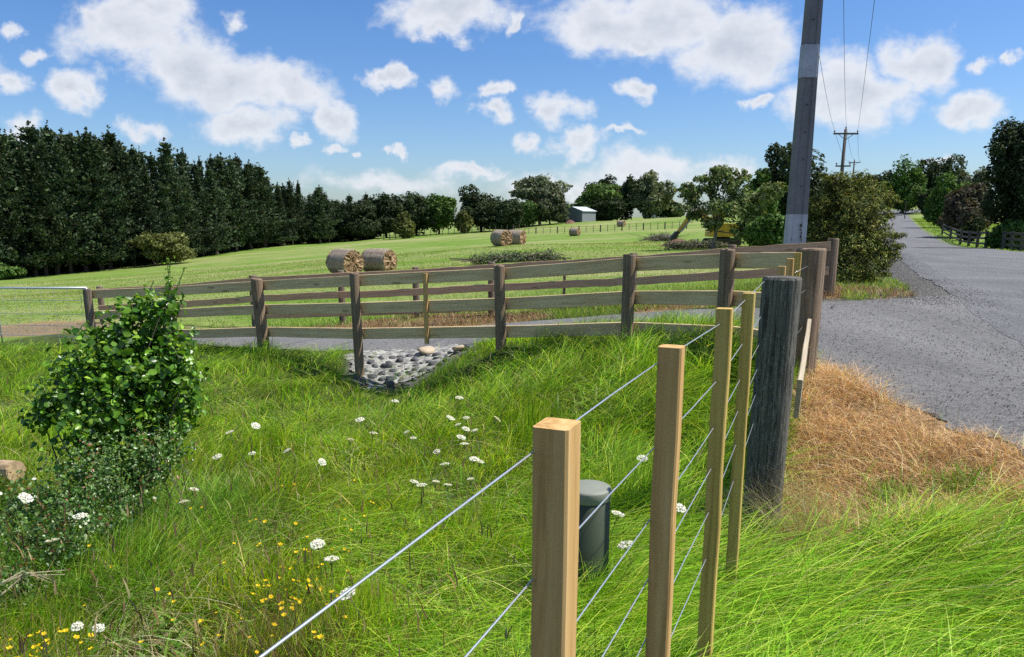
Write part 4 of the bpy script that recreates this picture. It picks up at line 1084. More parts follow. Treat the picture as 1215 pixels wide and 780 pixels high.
def timber_pole(pxc, d, ztop, L, label, lower=True):
    x0 = at(pxc,200,d)[0]; z0 = tz(x0,d); o_ = (x0,d,z0)
    t = thing('power_pole', label, 'power pole', o_)
    mb = MB(); mb.add(*tube([(x0-.05,d,z0-.5),(x0-.02,d,(z0+ztop)/2),(x0,d,ztop+.45)], [.23,.19,.14], 10)); mb.build('shaft', M['arm'], t, o_, smooth=True)
    crossarm(t, (x0,d,ztop), L, o_, w=.14)
    mb = MB()
    for s_ in (-1,1): mb.add(*tube([(x0,d-.14,ztop-.6),(x0+s_*.75,d-.14,ztop-.05)], .03, 5))
    mb.build('brace', M['arm'], t, o_)
    if lower: crossarm(t, (x0,d,ztop-3.1), 1.5, o_, ins=(-1,1), w=.12)
    return np.array([x0,d,ztop])
p2 = timber_pole(999.5, 80, at(999,159,80)[2], 2.45, 'timber power pole with crossarm rising beyond the yellow green shrub')
p3 = timber_pole(1013, 172, at(1013,193,172)[2], 2.5, 'most distant small power pole right of the larger timber pole', lower=False)
def hang(a, b_, sag, r, lab):
    P = [np.asarray(a)*(1-t)+np.asarray(b_)*t-[0,0,sag*4*t*(1-t)] for t in np.linspace(0,1,25)]
    mb = MB(); mb.add(*tube(P, r, 5)); o = mb.build('power_line', M['cable'], None, (0,0,0), smooth=True)
    return tag(o, lab, 'power line', 'power lines between the poles')
A0 = np.array([px0,14.5,9.6])
for s_, w_ in ((-1,'leftmost'),(0,'middle'),(1,'rightmost')):
    a_ = A0+[s_*1.17,-.12,.2 if s_ else .6]; m_ = p2+[s_*1.15,-.12,.3 if s_ else .65]; e_ = p3+[s_*1.17,-.12,.3 if s_ else .65]
    if s_: a_[2] -= .0
    hang(a_, m_, .75, .011, f'{w_} of the three lines from the concrete pole to the timber pole')
    hang(m_, e_, .9, .016, f'{w_} of the three far lines between the two timber poles')
    hang(a_, a_+[-16,-42,.5], .6, .011, f'{w_} line running back overhead from the concrete pole')

# ------------------------------------------------------------------ hay bales
def bale(pxc, pyb, d, rad, L, phi, label, group=None, name='hay_bale'):
    p = at(pxc,pyb,d); z0 = tz(p[0],d); o_ = (p[0],d,z0); rg = np.random.default_rng(int(pxc))
    t = thing(name, label, 'hay bale', o_, group)
    ax = np.array([math.sin(phi), -math.cos(phi), 0]); sd = np.array([math.cos(phi), math.sin(phi), 0]); up = np.array([0,0,1.])
    k_ = 40; prof = [(-.5,.90),(-.46,.97),(-.38,1),(-.2,1.01),(0,1),(.2,1.01),(.38,1),(.46,.97),(.5,.90)]
    V=[];G=[];Fc=[]
    ir = 1+rg.normal(0,.02,k_)+.03*np.sin(np.arange(k_)*6.283/k_*3+rg.uniform(0,6))
    for s_, rr in prof:
        for q in range(k_):
            a = 2*math.pi*q/k_; r_ = rad*rr*ir[q]*(1+rg.normal(0,.014)); zz = math.sin(a)*r_
            zz = max(zz, -rad*.93)
            V.append(ax*s_*L+sd*math.cos(a)*r_+up*(zz+rad*.92)); G.append((s_*L, math.cos(a)*rad, math.sin(a)*rad))
    for i in range(len(prof)-1):
        for q in range(k_): q2=(q+1)%k_; Fc.append([i*k_+q,i*k_+q2,(i+1)*k_+q2,(i+1)*k_+q])
    mb = MB(); mb.add(V,Fc,G); mb.build('wrapped_body', M['bale'], t, smooth=True)
    ends=[]
    for s_, nm in ((-1,'end'),(1,'end')):
        V=[];G=[];Fc=[]; rings=[.0,.25,.5,.75,.93]
        for rr in rings:
            for q in range(k_):
                a=2*math.pi*q/k_; r_=rad*rr; off = s_*(L*.5+.02*(1-rr)+ (rg.normal(0,.03) if rr else 0))
                V.append(ax*off+sd*math.cos(a)*r_+up*(math.sin(a)*r_+rad*.92)); G.append((0, math.cos(a)*r_, math.sin(a)*r_))
        for i in range(len(rings)-1):
            for q in range(k_): q2=(q+1)%k_; Fc.append([i*k_+q,i*k_+q2,(i+1)*k_+q2,(i+1)*k_+q][::s_])
        mb=MB(); mb.add(V,Fc,G); ends.append(mb.build('straw_end', M['bale_end'], t))
    # loose straw round the rims
    for sg,en in zip((-1,1),ends):
        n=210; a=rng.uniform(0,6.28,n); P=ax*(sg*L*.5)+sd*(np.cos(a)*rad*.95)[:,None]+up*(np.sin(a)*rad*.95+rad*.92)[:,None]
        V,Fq,C = leaf_quads(P, rng.normal(0,1,(n,3)), rng.uniform(.02,.07,n)*max(1,d/60), .25, pal(n,[(.5,.38,.2),(.36,.25,.14),(.6,.5,.33)],[1,1,1]))
        make_obj('loose_straw', V, [Fq], M['dry'], en, (0,0,0), {'col':C})
    return t
GB='round hay bales on the paddock'
bale(410,327,38,.63,1.42,R(48),'front left of the near pair of round hay bales, ragged brown end facing the road',GB)
bale(450,325,39.6,.60,1.45,R(62),'right hand near round hay bale, slumped end with a dark crease',GB)
bale(595,292,60,.64,1.2,R(40),'left bale of the middle pair of round hay bales with loose bottom',GB)
bale(613,290.5,64,.64,1.2,R(65),'right bale of the middle pair of round hay bales, partly hidden',GB)
bale(682,279,122,.64,1.35,R(60),'single round hay bale just below the distant wire fence',GB)
bale(737,269.5,165,.66,1.4,R(60),'small far hay bale beyond the wire fence right of the shed',GB)
brush('brush_pile','rounded grey heap of cut brush just left of the excavator',[(778,286,90),(785,286,90),(792,286,90),(784,286,91)],.85,5000,.10,[(.12,.13,.09),(.20,.20,.15),(.30,.29,.24)],90)

# ------------------------------------------------------------------ shed and house
sp = at(687,263,205); sz_ = tz(sp[0],205); so=(sp[0],205,sz_)
sh = thing('shed','grey blue iron shed with a pale gable roof at the top of the paddock','shed',so)
rz = R(-33)
def T(l_): 
    x_,y_,z_ = l_; return np.array([sp[0]+x_*math.cos(rz)-y_*math.sin(rz), 205+x_*math.sin(rz)+y_*math.cos(rz), sz_+z_])
W_, D_, H_, Rg = 5.8/2, 7.5/2, 2.7, 3.7
mb = MB(); mb.add([T(v) for v in [(-W_,-D_,-.5),(W_,-D_,-.5),(W_,-D_,H_),(0,-D_,Rg),(-W_,-D_,H_),(-W_,D_,-.5),(W_,D_,-.5),(W_,D_,H_),(0,D_,Rg),(-W_,D_,H_)]],
    [[0,1,2,3,4],[9,8,7,6,5],[5,0,4,9]]); mb.build('wall', M['shed'], sh, so)
mb = MB(); mb.add([T(v) for v in [(W_,-D_,-.5),(W_,D_,-.5),(W_,D_,H_),(W_,-D_,H_)]], [[0,1,2,3]]); mb.build('side_wall', M['shed_side'], sh, so)
mb = MB()
for s_ in (-1,1):
    e = .3
    a = [T((s_*(W_+e),-D_-.2,H_-.08)),T((s_*(W_+e),D_+.2,H_-.08)),T((0,D_+.2,Rg+.05)),T((0,-D_-.2,Rg+.05))]
    a += [v+np.array([0,0,.08]) for v in a]; mb.add(a, [[0,1,2,3],[7,6,5,4],[0,4,5,1],[1,5,6,2],[3,2,6,7],[0,3,7,4]])
mb.build('roof', M['roof'], sh, so)
mb = MB()
for q in np.linspace(-W_+.15,W_-.15,22): mb.add(*box(T((q,-D_-.015,1.3)),(.05,.03,2.75),rz))
mb.build('cladding_rib', M['shed'], sh, so)
mb = MB(); mb.add(*box(T((-.6,-D_-.035,1.15)),(2.2,.04,2.3),rz)); mb.build('roller_door', M['shed'], sh, so)
hp = at(789,256,238); hz=tz(hp[0],238)
ho = thing('house','small white house glimpsed through the scrub at the crest','house',(hp[0],238,hz))
mb = MB(); mb.add(*box((hp[0],238,hz+1.3),(7,5,2.8))); mb.build('wall', M['white'], ho, (hp[0],238,hz))
mb = MB(); c_=np.array([hp[0],238,hz]); mb.add([c_+v for v in [(-3.8,-2.9,2.65),(3.8,-2.9,2.65),(3.8,2.9,2.65),(-3.8,2.9,2.65),(-3.8,0,4.2),(3.8,0,4.2)]],[[0,1,5,4],[2,3,4,5],[0,4,3],[1,2,5],[3,2,1,0]]); mb.build('roof', M['roof'], ho, (hp[0],238,hz))
mb = MB()
for q in (-1.8,1.6): mb.add(*box((hp[0]+q,238-2.53,hz+1.5),(1.3,.06,1.1)))
mb.build('window', M['glass'], ho, (hp[0],238,hz))
# soil heap by the shed
def heap(name,label,cat,pxc,d,rx,ry,h_,mat,seed):
    c_=at(pxc,262,d); z_=tz(c_[0],d); rg=np.random.default_rng(seed); V=[(c_[0],d,z_+h_)]; Fc=[]; k_=22
    for i,f in enumerate((.3,.6,.85,1.05)):
        for q in range(k_):
            a=q*6.28318/k_; V.append((c_[0]+rx*f*math.cos(a)*rg.uniform(.9,1.1), d+ry*f*math.sin(a), z_+h_*(1-f**1.5)*rg.uniform(.8,1.15)-.05))
    for q in range(k_): Fc.append([0,1+q,1+(q+1)%k_])
    for i in range(3):
        for q in range(k_): a=1+i*k_; Fc.append([a+q,a+k_+q,a+k_+(q+1)%k_,a+(q+1)%k_])
    mb=MB(); mb.add(V,Fc); return tag(mb.build(name,M[mat],None,(0,0,0)),label,cat)
heap('soil_heap','reddish brown heap beside the left corner of the shed','heap',677,196,1.4,1.2,.9,'rust',4)
heap('soil_heap','dug brown earth heap under the excavator bucket','heap',806,56,1.4,1.0,.55,'rust',5)

# ------------------------------------------------------------------ excavator
ed = 60.0; eb = at(856,290,ed); ez = tz(eb[0],ed); eo=(eb[0],ed,ez)
ex = thing('excavator','yellow tracked excavator working behind the leaning tree with its arm reaching left','excavator',eo)
def E(x_,y_,z_): return np.array([eb[0]+x_, ed+y_, ez+z_])
for yo in (-.75,.75):
    mb=MB(); k_=20; outer=[]
    for q in range(k_):
        a=2*math.pi*q/k_; xx=(1.0 if math.cos(a)>0 else -1.0)+.28*math.cos(a); outer.append((xx, .30+.28*math.sin(a)))
    V=[E(x_,yo-.2,z_) for x_,z_ in outer]+[E(x_,yo+.2,z_) for x_,z_ in outer]
    mb.add(V,[list(range(k_)),list(range(2*k_-1,k_-1,-1))]+[[q,q+k_,(q+1)%k_+k_,(q+1)%k_] for q in range(k_)])
    tr=mb.build('track', M['black_metal'], ex, eo)
    mb=MB()
    for xx in (-1,-.5,0,.5,1): mb.add(*tube([E(xx,yo-.23,.30),E(xx,yo+.23,.30)], .16 if abs(xx)==1 else .11, 12))
    mb.build('roller', M['black_metal'], ex, eo)
def prism(name, poly, y0, y1, mat):
    k_=len(poly); V=[E(x_,y0,z_) for x_,z_ in poly]+[E(x_,y1,z_) for x_,z_ in poly]
    mb=MB(); mb.add(V,[list(range(k_)),list(range(2*k_-1,k_-1,-1))]+[[q,q+k_,(q+1)%k_+k_,(q+1)%k_] for q in range(k_)]); return mb.build(name,M[mat],ex,eo)
prism('undercarriage',[(-.6,.35),(.6,.35),(.5,.68),(-.5,.68)],-.55,.55,'black_metal')
prism('house',[(-1.1,.7),(1.15,.7),(1.35,.95),(1.30,1.55),(1.0,1.68),(-.1,1.68),(-.1,1.15),(-1.1,1.05)],-.85,.85,'yellow')
prism('counterweight',[(1.352,.8),(1.62,.95),(1.60,1.6),(1.302,1.62)],-.8,.8,'yellow')
cab=prism('cab',[(-1.15,1.10),(-.12,1.18),(-.14,2.45),(-.75,2.5),(-1.12,1.75)],-.84,.06,'yellow')
prism('cab_window',[(-.98,1.55),(-.28,1.5),(-.28,2.25),(-.72,2.3),(-.98,1.78)],-.86,.075,'glass')
bm=[(-.95,1.0),(-1.15,1.7),(-1.75,2.75),(-2.25,2.85),(-2.15,2.55),(-1.45,1.6),(-1.25,.95)]
prism('boom',[(-.75,.9),(-1.25,1.75),(-1.75,2.45),(-2.45,2.15),(-2.35,2.5),(-1.72,2.88),(-1.25,2.45),(-.85,1.9),(-.55,1.0)][::-1],.15,.45,'yellow')
prism('stick',[(-2.05,2.55),(-2.40,2.60),(-3.45,1.05),(-3.3,.85),(-2.9,1.2)],.2,.42,'yellow')
mb=MB(); mb.add(*tube([E(-1.7,.3,2.95),E(-2.5,.3,2.75)],.06,8)); mb.add(*tube([E(-2.3,.12,2.1),E(-3.25,.12,.95)],.05,8)); mb.add(*tube([E(-.8,.1,1.1),E(-1.55,.1,2.0)],.06,8)); mb.build('hydraulic_ram', M['sheet'], ex, eo)
prism('bucket',[(-3.2,1.05),(-3.5,1.1),(-3.95,.55),(-3.85,.1),(-3.35,.02),(-3.0,.25),(-3.3,.3),(-3.45,.6)],0,.62,'black_metal')

# ------------------------------------------------------------------ plastic bollard
cb0 = at(697,655,3.3); c0=np.array([cb0[0],3.3,tz(cb0[0],3.3)]); zt=at(697,577,3.3)[2]; Hc=zt-c0[2]
bo = thing('service_bollard','squat dark green plastic bollard with pale dusty cap in the grass','bollard',c0)
def lathe(prof,k_=36):
    V=[];Fc=[]
    for r_,z_ in prof:
        for q in range(k_): a=2*math.pi*q/k_; V.append((c0[0]+r_*math.cos(a),c0[1]+r_*math.sin(a),c0[2]+z_))
    for i in range(len(prof)-1):
        for q in range(k_): q2=(q+1)%k_; Fc.append([i*k_+q,i*k_+q2,(i+1)*k_+q2,(i+1)*k_+q])
    return V,Fc
mb=MB(); mb.add(*lathe([(.098,-.1),(.098,Hc-.052),(.094,Hc-.05)])); mb.build('body', M['plastic'], bo, c0, smooth=True)
mb=MB(); mb.add(*lathe([(.099,Hc-.056),(.1015,Hc-.052),(.1025,Hc-.012),(.099,Hc-.004),(.092,Hc-.001),(.07,Hc+.003),(.03,Hc+.006),(.0001,Hc+.007)])); mb.build('cap', M['cap'], bo, c0, smooth=True)

# ------------------------------------------------------------------ stones in the drain
def stone(seed, c, s, mat, name='stone', flat=.55):
    rg=np.random.default_rng(seed); 
    import bmesh
    bm_=bmesh.new(); bmesh.ops.create_icosphere(bm_, subdivisions=2, radius=1)
    ks=[rg.normal(0,1.6,3) for _ in range(4)]; ph=rg.uniform(0,6.28,4); rot=Matrix.Rotation(rg.uniform(0,6.28),3,'Z')@Matrix.Rotation(rg.normal(0,.35),3,'X')
    sc=Vector((s[0],s[1],s[2]))
    for v in bm_.verts:
        f=1+.12*sum(math.sin(v.co.dot(Vector(k_))+p_) for k_,p_ in zip(ks,ph))
        q=v.co*f; q=Vector((max(-.8,min(.8,q.x)),max(-.8,min(.8,q.y)),max(-.75,min(.75,q.z))))
        v.co=rot@Vector((q.x*sc.x,q.y*sc.y,q.z*sc.z))
    me=bpy.data.meshes.new(name); bm_.to_mesh(me); bm_.free(); me.materials.append(M[mat])
    me.polygons.foreach_set('use_smooth', np.ones(len(me.polygons),bool))
    o=bpy.data.objects.new(name,me); col.objects.link(o); o.location=tuple(float(v) for v in c); return o
rgs=np.random.default_rng(5); placed=[]
for i in range(900):
    a=rgs.uniform(432,566); b_=rgs.uniform(424,456)
    dd_=np.interp(b_,[420,456],[10.35,9.25]); 
    if a > 566-(b_-424)*2.6 or a < 432+(b_-440)*1.0: continue
    p=at(a,b_,dd_); s_=rgs.uniform(.045,.105)
    if any(np.hypot(p[0]-q[0],p[1]-q[1]) < (s_+q[2])*.80 for q in placed): continue
    placed.append((p[0],dd_,s_))
    if len(placed)>110: break
for i,(x_,y_,s_) in enumerate(placed):
    o=stone(i, (x_,y_,tz(x_,y_)+s_*.12), (s_,s_*.7,s_*.6), 'stone')
    tag(o,'dark grey rock in the riprap at the drain mouth below the driveway','stone','rocks lining the drain mouth')
for i,(a,b_,d_,l_) in enumerate([(507,424,10.3,'flat tan stone slab on the drain edge, the larger one'),(545,427,10.1,'small flat tan slab at the right of the drain rocks')]):
    p=at(a,b_,d_); o=stone(200+i,(p[0],d_,tz(p[0],d_)+.05),((.16,.11,.05) if i==0 else (.11,.08,.045)),'slab','stone_slab'); tag(o,l_,'stone')

# ------------------------------------------------------------------ leafy shrub, front left
def big_leaves(P, N, s, cols):
    """rounded folded leaf of 9 verts"""
    n=len(P); N=N/np.linalg.norm(N,axis=1)[:,None]
    T=rng.normal(0,1,(n,3)); T[:,2]-=.5; T-=N*(T*N).sum(1)[:,None]; T/=np.linalg.norm(T,axis=1)[:,None]; B=np.cross(N,T)
    sh_=[(0,0,0),(.22,.42,.10),(.6,.56,.14),(.92,.30,.06),(1.08,0,-.08),(.92,-.30,.06),(.6,-.56,.14),(.22,-.42,.10),(.55,0,-.02)]
    asp=rng.uniform(.55,1.05,n); cu=rng.uniform(-1.2,2.6,n)
    V=np.stack([P+T*((u_+rng.normal(0,.05,n))*s)[:,None]+B*(v_*s*asp)[:,None]+N*((w_*cu-.18*u_*u_*np.abs(cu)*.5)*s)[:,None] for u_,v_,w_ in sh_],1)
    fan=np.array([[8,0,1],[8,1,2],[8,2,3],[8,3,4],[8,4,5],[8,5,6],[8,6,7],[8,7,0]])
    Fc=((np.arange(n)*9)[:,None,None]+fan[None]).reshape(-1,3)
    return V.reshape(-1,3),Fc,np.repeat(cols,9,0)
def shrub(name,label,base,blobs,n_leaf,ls,palette,wts,stems,leafy=True,fill=.95,r0=.02,shoots=0,shl=.25,rn=.85,gap=.42):
    t=thing(name,label,'shrub',base)
    Vs=[];Fs=[];Cs=[];off=0; vol=np.array([q[3]**2 for q in blobs]); vol/=vol.sum()
    for i,q in enumerate(blobs):
        P,d_=blob_points(int(n_leaf*vol[i]*2.0),q[:3],q[3:6],fill,seed=i+50,gap=gap)
        N=d_*.45+np.array([.2,-.15,.55])+rng.normal(0,rn*.7,(len(P),3))
        V,Fc,C=big_leaves(P,N,ls*rng.uniform(.4,1.35,len(P)),pal(len(P),palette,wts,.15))
        Vs.append(V);Fs.append(Fc+off);Cs.append(C);off+=len(V)
    sh_mb=MB()
    for q in range(shoots):
        b0=np.array(blobs[rng.integers(len(blobs))][:3]); dv=np.array([rng.normal(.15,.3),rng.normal(0,.3),rng.uniform(.5,1)]); dv/=np.linalg.norm(dv); L_=rng.uniform(.5,1.0)*shl
        k_=14; tt=np.linspace(.3,1,k_); Pp=b0+dv*(tt*L_)[:,None]+rng.normal(0,.012,(k_,3)); V,Fc,C=big_leaves(Pp,rng.normal(0,.6,(k_,3))+[0,0,.7],ls*rng.uniform(.5,1.0,k_)*(1.15-tt*.5),pal(k_,palette[2:],[1]*len(palette[2:]),.1))
        Vs.append(V);Fs.append(Fc+off);Cs.append(C);off+=len(V); sh_mb.add(*tube([b0,b0+dv*L_],.0025,4))
    if shoots > 0 and name != 'bramble': sh_mb.build('shoots',M['stem'],t,base)
    make_obj('foliage',np.vstack(Vs),[np.vstack(Fs)],M['leaf'],t,base,{'col':np.clip(np.vstack(Cs),.003,1)},smooth=True)
    mb=MB(); rg=np.random.default_rng(3)
    for q in blobs:
        for s_ in range(stems):
            e=np.array(q[:3])+rg.normal(0,.25,3)*np.array(q[3:6]); b0=(np.array(base)+rg.normal(0,.08,3)*[1,1,0]) if name!='bramble' else np.array([q[0]+rg.normal(0,.12),q[1]+rg.normal(0,.12),tz(q[0],q[1])])
            mid=(b0+e)/2+rg.normal(0,.06,3); mb.add(*sweep([b0-[0,0,.05],mid,e],circ(1,6),scale=[r0,r0*.6,r0*.25]))
    mb.build('stems',M['bark'],t,base,smooth=True)
    return t
def pb_(lst): 
    out=[]
    for a,b_,d_,r_ in lst:
        p=at(a,b_,d_); out.append((p[0],p[1],p[2],r_,r_,r_*.95))
    return out
sbp=at(140,560,4.75); sb_=(sbp[0],4.75,tz(sbp[0],4.75))
BUSH=[(.035,.10,.010),(.07,.17,.014),(.13,.28,.022),(.24,.42,.045)]
shrub('leafy_shrub','dark centred shrub with bright rounded leaves rising in front of the left fence end',sb_,
  pb_([(186,372,4.7,.13),(203,358,4.7,.07),(168,372,4.75,.13),(150,400,4.7,.22),(185,405,4.7,.2),(115,430,4.65,.23),(155,440,4.6,.26),(205,432,4.7,.2),(88,465,4.6,.24),(130,478,4.5,.28),(178,475,4.6,.28),(218,480,4.7,.15),(60,490,4.5,.13),(110,515,4.4,.25),(160,515,4.5,.24),(200,510,4.6,.15),(222,445,4.6,.10)]),
  8200,.037,BUSH,[3,4,3.5,2],2,r0=.010,shoots=40,shl=.27)
brp=at(70,660,3.5); br_=(brp[0],3.5,tz(brp[0],3.5))
shrub('bramble','small leaved blackberry bramble spreading at the front left',br_,
  pb_([(175,535,4.3,.20),(130,555,4.1,.20),(95,565,3.9,.18),(150,590,4.0,.17),(60,590,3.7,.17),(100,610,3.7,.20),(40,640,3.5,.20),(85,650,3.5,.15),(18,600,3.7,.12),(30,690,3.3,.19),(5,720,3.2,.2),(190,560,4.2,.14),(215,535,4.3,.10),(130,625,3.8,.10)]),
  8500,.0165,[(.04,.10,.02),(.08,.17,.035),(.14,.25,.06),(.22,.31,.12),(.26,.10,.05)],[3,4,3,1.5,.25],3,r0=.005,shoots=40,shl=.3,gap=.36)
n=15000; ctr=np.array([q[:2] for q in pb_([(175,545,4.3,.2),(130,575,4.1,.2),(95,600,3.9,.2),(60,640,3.6,.2),(30,690,3.4,.2),(215,540,4.4,.2),(150,620,3.9,.2),(110,660,3.5,.2),(230,500,4.6,.2),(70,520,4.6,.2),(20,560,4.3,.2)])]); kx=rng.integers(0,len(ctr),n)
x=ctr[kx,0]+rng.normal(0,.22,n); y=ctr[kx,1]+rng.normal(0,.2,n)
build_stuff('rank_grass',[blades(x,y,rng.uniform(.22,.56,n),rng.uniform(.003,.006,n),rng.uniform(0,6.28,n),rng.uniform(.3,1.5,n),pal(n,[(.06,.17,.012),(.14,.30,.02),(.26,.42,.04),(.45,.42,.2)],[3,4,2,.5]),segs=5)],M['grass'],'rank green grass growing up through the bramble and around the shrub','grass')
# dry canes and sawn log at the left edge
p0_=at(-12,700,3.1); p1_=at(70,672,3.3)
mb=MB()
for q in range(4): mb.add(*tube([p0_+rng.normal(0,.02,3),(p0_+p1_)/2+[0,0,.02]+rng.normal(0,.012,3),p1_+rng.normal(0,.03,3)],[.004,.003,.0015],5))
mb.build('dry_canes',M['plank'],None); tag(bpy.data.objects['dry_canes'],'pale dry canes poking out of the bramble','dry canes')
lp=at(8,582,5.2); lo=np.array([lp[0],5.2,tz(lp[0],5.2)+.22])
mb=MB(); mb.add(*sweep([lo+[-.5,.12,-.02],lo+[-.2,.05,0],lo+[.12,-.05,.02]],circ(.075,14))); o=mb.build('sawn_log',M['log'],None); tag(o,'sawn tan log lying at the left edge behind the bramble','log')

# ------------------------------------------------------------------ flowers
def flower_proto(kind, seed):
    rg=np.random.default_rng(seed)
    if kind=='white':
        H=.48; mb=MB(); mb.add(*tube([(0,0,-.42),(0,0,-.2),(.004,0,0)],[.0022,.002,.0015],5))
        n=150; r_=np.sqrt(rg.uniform(0,1,n))*.034; a=rg.uniform(0,6.28,n); P=np.stack([r_*np.cos(a),r_*np.sin(a),.012-r_*r_*6+rg.normal(0,.002,n)],1)
        V,Fq,C=leaf_quads(P,np.tile([0,0,1.],(n,1)),rg.uniform(.0035,.006,n),.9,pal(n,[(.80,.80,.74),(.66,.68,.58)],[4,1],.04),.3)
        for q in range(9):
            b0=np.array([0,0,-.03]); e=np.array([.024*math.cos(q*.7),.024*math.sin(q*.7),.008]); mb.add(*tube([b0,e],.0009,4))
    elif kind=='daisy':
        mb=MB(); mb.add(*tube([(0,0,-.4),(0,0,0)],[.0025,.002],5)); Vs=[];Fs=[];Cs=[];off=0
        for q in range(20):
            a=q*6.283/20; d_=np.array([math.cos(a),math.sin(a),.12]); s_=np.array([-math.sin(a),math.cos(a),0])
            V_=np.array([d_*.008,d_*.026+s_*.005,d_*.040+s_*.003,d_*.041-s_*.003,d_*.026-s_*.005]); Vs.append(V_); Fs.append(np.array([[0,4,3,2]])+off); Fs.append(np.array([[0,2,1,1]])[:,:3].repeat(1,0) if 0 else np.array([[0,2,1,1]])+off); Cs.append(np.tile([.82,.82,.80],(5,1))); off+=5
        V=np.vstack(Vs); Fq=np.vstack([f for f in Fs if len(set(f[0]))==4]); C=np.vstack(Cs)
    else:
        mb=MB(); mb.add(*tube([(0,0,-.36),(0,0,0)],[.0015,.001],4)); n=5; Vs=[];Cs=[];Fs=[];off=0
        for q in range(5):
            a=q*6.283/5; d_=np.array([math.cos(a),math.sin(a),.55]); s_=np.array([-math.sin(a),math.cos(a),0])
            Vs.append(np.array([d_*.001,d_*.009+s_*.006,d_*.014,d_*.009-s_*.006])); Fs.append(np.array([[0,1,2,3]])+off); Cs.append(np.tile([.80,.56,.015],(4,1))); off+=4
        V=np.vstack(Vs);Fq=np.vstack(Fs);C=np.vstack(Cs)
    return V,Fq,C,mb
NAMES={'white':('wild_carrot','flower'),'daisy':('ox_eye_daisy','flower'),'yellow':('hawkbit','flower')}
PR={}
def flower(kind,px_,py_,d,label,group=None,sc=1.0,tilt=0):
    p=at(px_,py_,d); s_=sc*1.0
    if kind not in PR:
        t=thing(NAMES[kind][0],label,'flower',p,group); V,Fq,C,mb=flower_proto(kind,1)
        make_obj('flower_head',V,[Fq],M['petal'],t,(0,0,0),{'col':C}); mb.build('stem',M['stem'],t,(0,0,0)); PR[kind]=t
    else: t=copy_thing(PR[kind],p,0,(1,1,1),label)
    if group: t['group']=group
    elif 'group' in t: del t['group']
    t.rotation_euler=(random.gauss(0,.22)+.25,random.gauss(0,.22),random.uniform(0,6.28)); t.scale=(s_,s_,1 if kind!='daisy' else s_)
    return t
def dfrom(py_, h_=.12):
    """distance at which a flower head h_ above the sward meets this row"""
    best=None
    return None
def find_d(px_,py_,hh):
    for d in np.arange(1.8,11,.05):
        p=at(px_,py_,d)
        if p[2] <= tz(p[0],d)+hh: return float(d)
    return 9.0
WF='white wild carrot flowers in the meadow grass'
wl=[(427,499),(444,515),(482,514),(492,521),(468,477),(535,497),(552,497),(554,510),(542,505),(553,528),(563,546),(571,549),(590,498),(520,537),(528,552),(516,573),(531,577),(501,577),(557,570),(564,512),(272,514),(302,506),(340,536),(298,539),(259,543),(545,473),(231,582),(220,597),(383,549),(417,523),(546,520),(492,573)]
for (a,b_) in wl:
    flower('white',a+random.uniform(-2,2),b_,find_d(a,b_,.40),'small flat white flower head scattered through the middle of the meadow grass',WF,random.uniform(.65,1.05))
for a,b_,l_ in [(762,545,'white flower cluster behind the wires right of the second batten'),(733,611,'white flower cluster beside the plastic bollard'),(742,648,'lone white flower low behind the second batten from the camera'),(806,604,'white flower peeping between the second and third battens')]:
    flower('white',a,b_,find_d(a,b_,.38),l_,None,1.0)
for a,b_,l_ in [(30,592,'white bramble side flower nearest the sawn log'),(95,614,'white flower at the right side of the bramble'),(62,643,'greyish white flower low in the bramble')]:
    flower('white',a,b_,3.45,l_,None,.95)
for a,b_,l_ in [(377,647,'upper left of the two large white flower heads above the wire'),(393,665,'large white flower head just below right of its twin above the wire'),(413,706,'white flower head seen close beside the top wire'),(117,747,'pale flower head in the front left corner of the meadow'),(92,745,'faded small flower head at the very front left')]:
    flower('white',a,b_,find_d(a,b_,.42),l_,None,.95 if b_ < 720 else .6)
YF='yellow hawkbit flowers in the meadow'
ry=np.random.default_rng(9)
for i in range(125):
    u_=ry.uniform()
    if u_<.5: a,b_=ry.normal(345,35),ry.normal(705,32)
    elif u_<.75: a,b_=ry.uniform(60,430),ry.uniform(560,770)
    elif u_<.9: a,b_=ry.normal(40,30),ry.normal(768,10)
    else: a,b_=ry.uniform(380,480),ry.uniform(560,640)
    if b_>792 or a>470: continue
    flower('yellow',a,b_,find_d(a,b_,ry.uniform(.25,.40)),'tiny bright yellow flower among the brown stalks of the meadow',YF,ry.uniform(.5,.95))

# letterbox post at the far bend
q_=at(1075,243,190); z_=tz(q_[0],190)
# pale silt between the rocks
gx,gy=np.meshgrid(np.arange(-2.5,-.3,.04),np.arange(8.9,10.75,.04)); jj=snoise(gx,gy,9,90)*.08
ins=pip(gx+jj,gy+jj,[(-2.25,10.45),(-.75,10.5),(-.75,10.0),(-1.2,9.4),(-1.75,9.15),(-2.05,9.5)])
idx=np.arange(gx.size).reshape(gx.shape); q4=ins[:-1,:-1]&ins[1:,:-1]&ins[:-1,1:]&ins[1:,1:]
Fq=np.stack([idx[:-1,:-1][q4],idx[:-1,1:][q4],idx[1:,1:][q4],idx[1:,:-1][q4]],1)
o=make_obj('path_silt',np.stack([gx,gy,terr(gx,gy)+.022+.012*snoise(gx,gy,14,5)],-1).reshape(-1,3),[Fq],M['silt'],smooth=True); o.name='silt'; tag(o,'pale dried silt and slurry between the drain rocks',None,None,'structure')
lb=thing('letterbox','dark letterbox on a post beside the far bend of the road','letterbox',(q_[0],190,z_))
zt_=at(1075,240,190)[2]
mb=MB(); mb.add(*box((q_[0],190,(z_+zt_)/2),(.16,.16,zt_-z_))); mb.build('post',M['arm'],lb,(q_[0],190,z_))
mb=MB(); mb.add(*box((q_[0],190,zt_+.15),(.5,.4,.32))); mb.build('box',M['dark'],lb,(q_[0],190,z_))

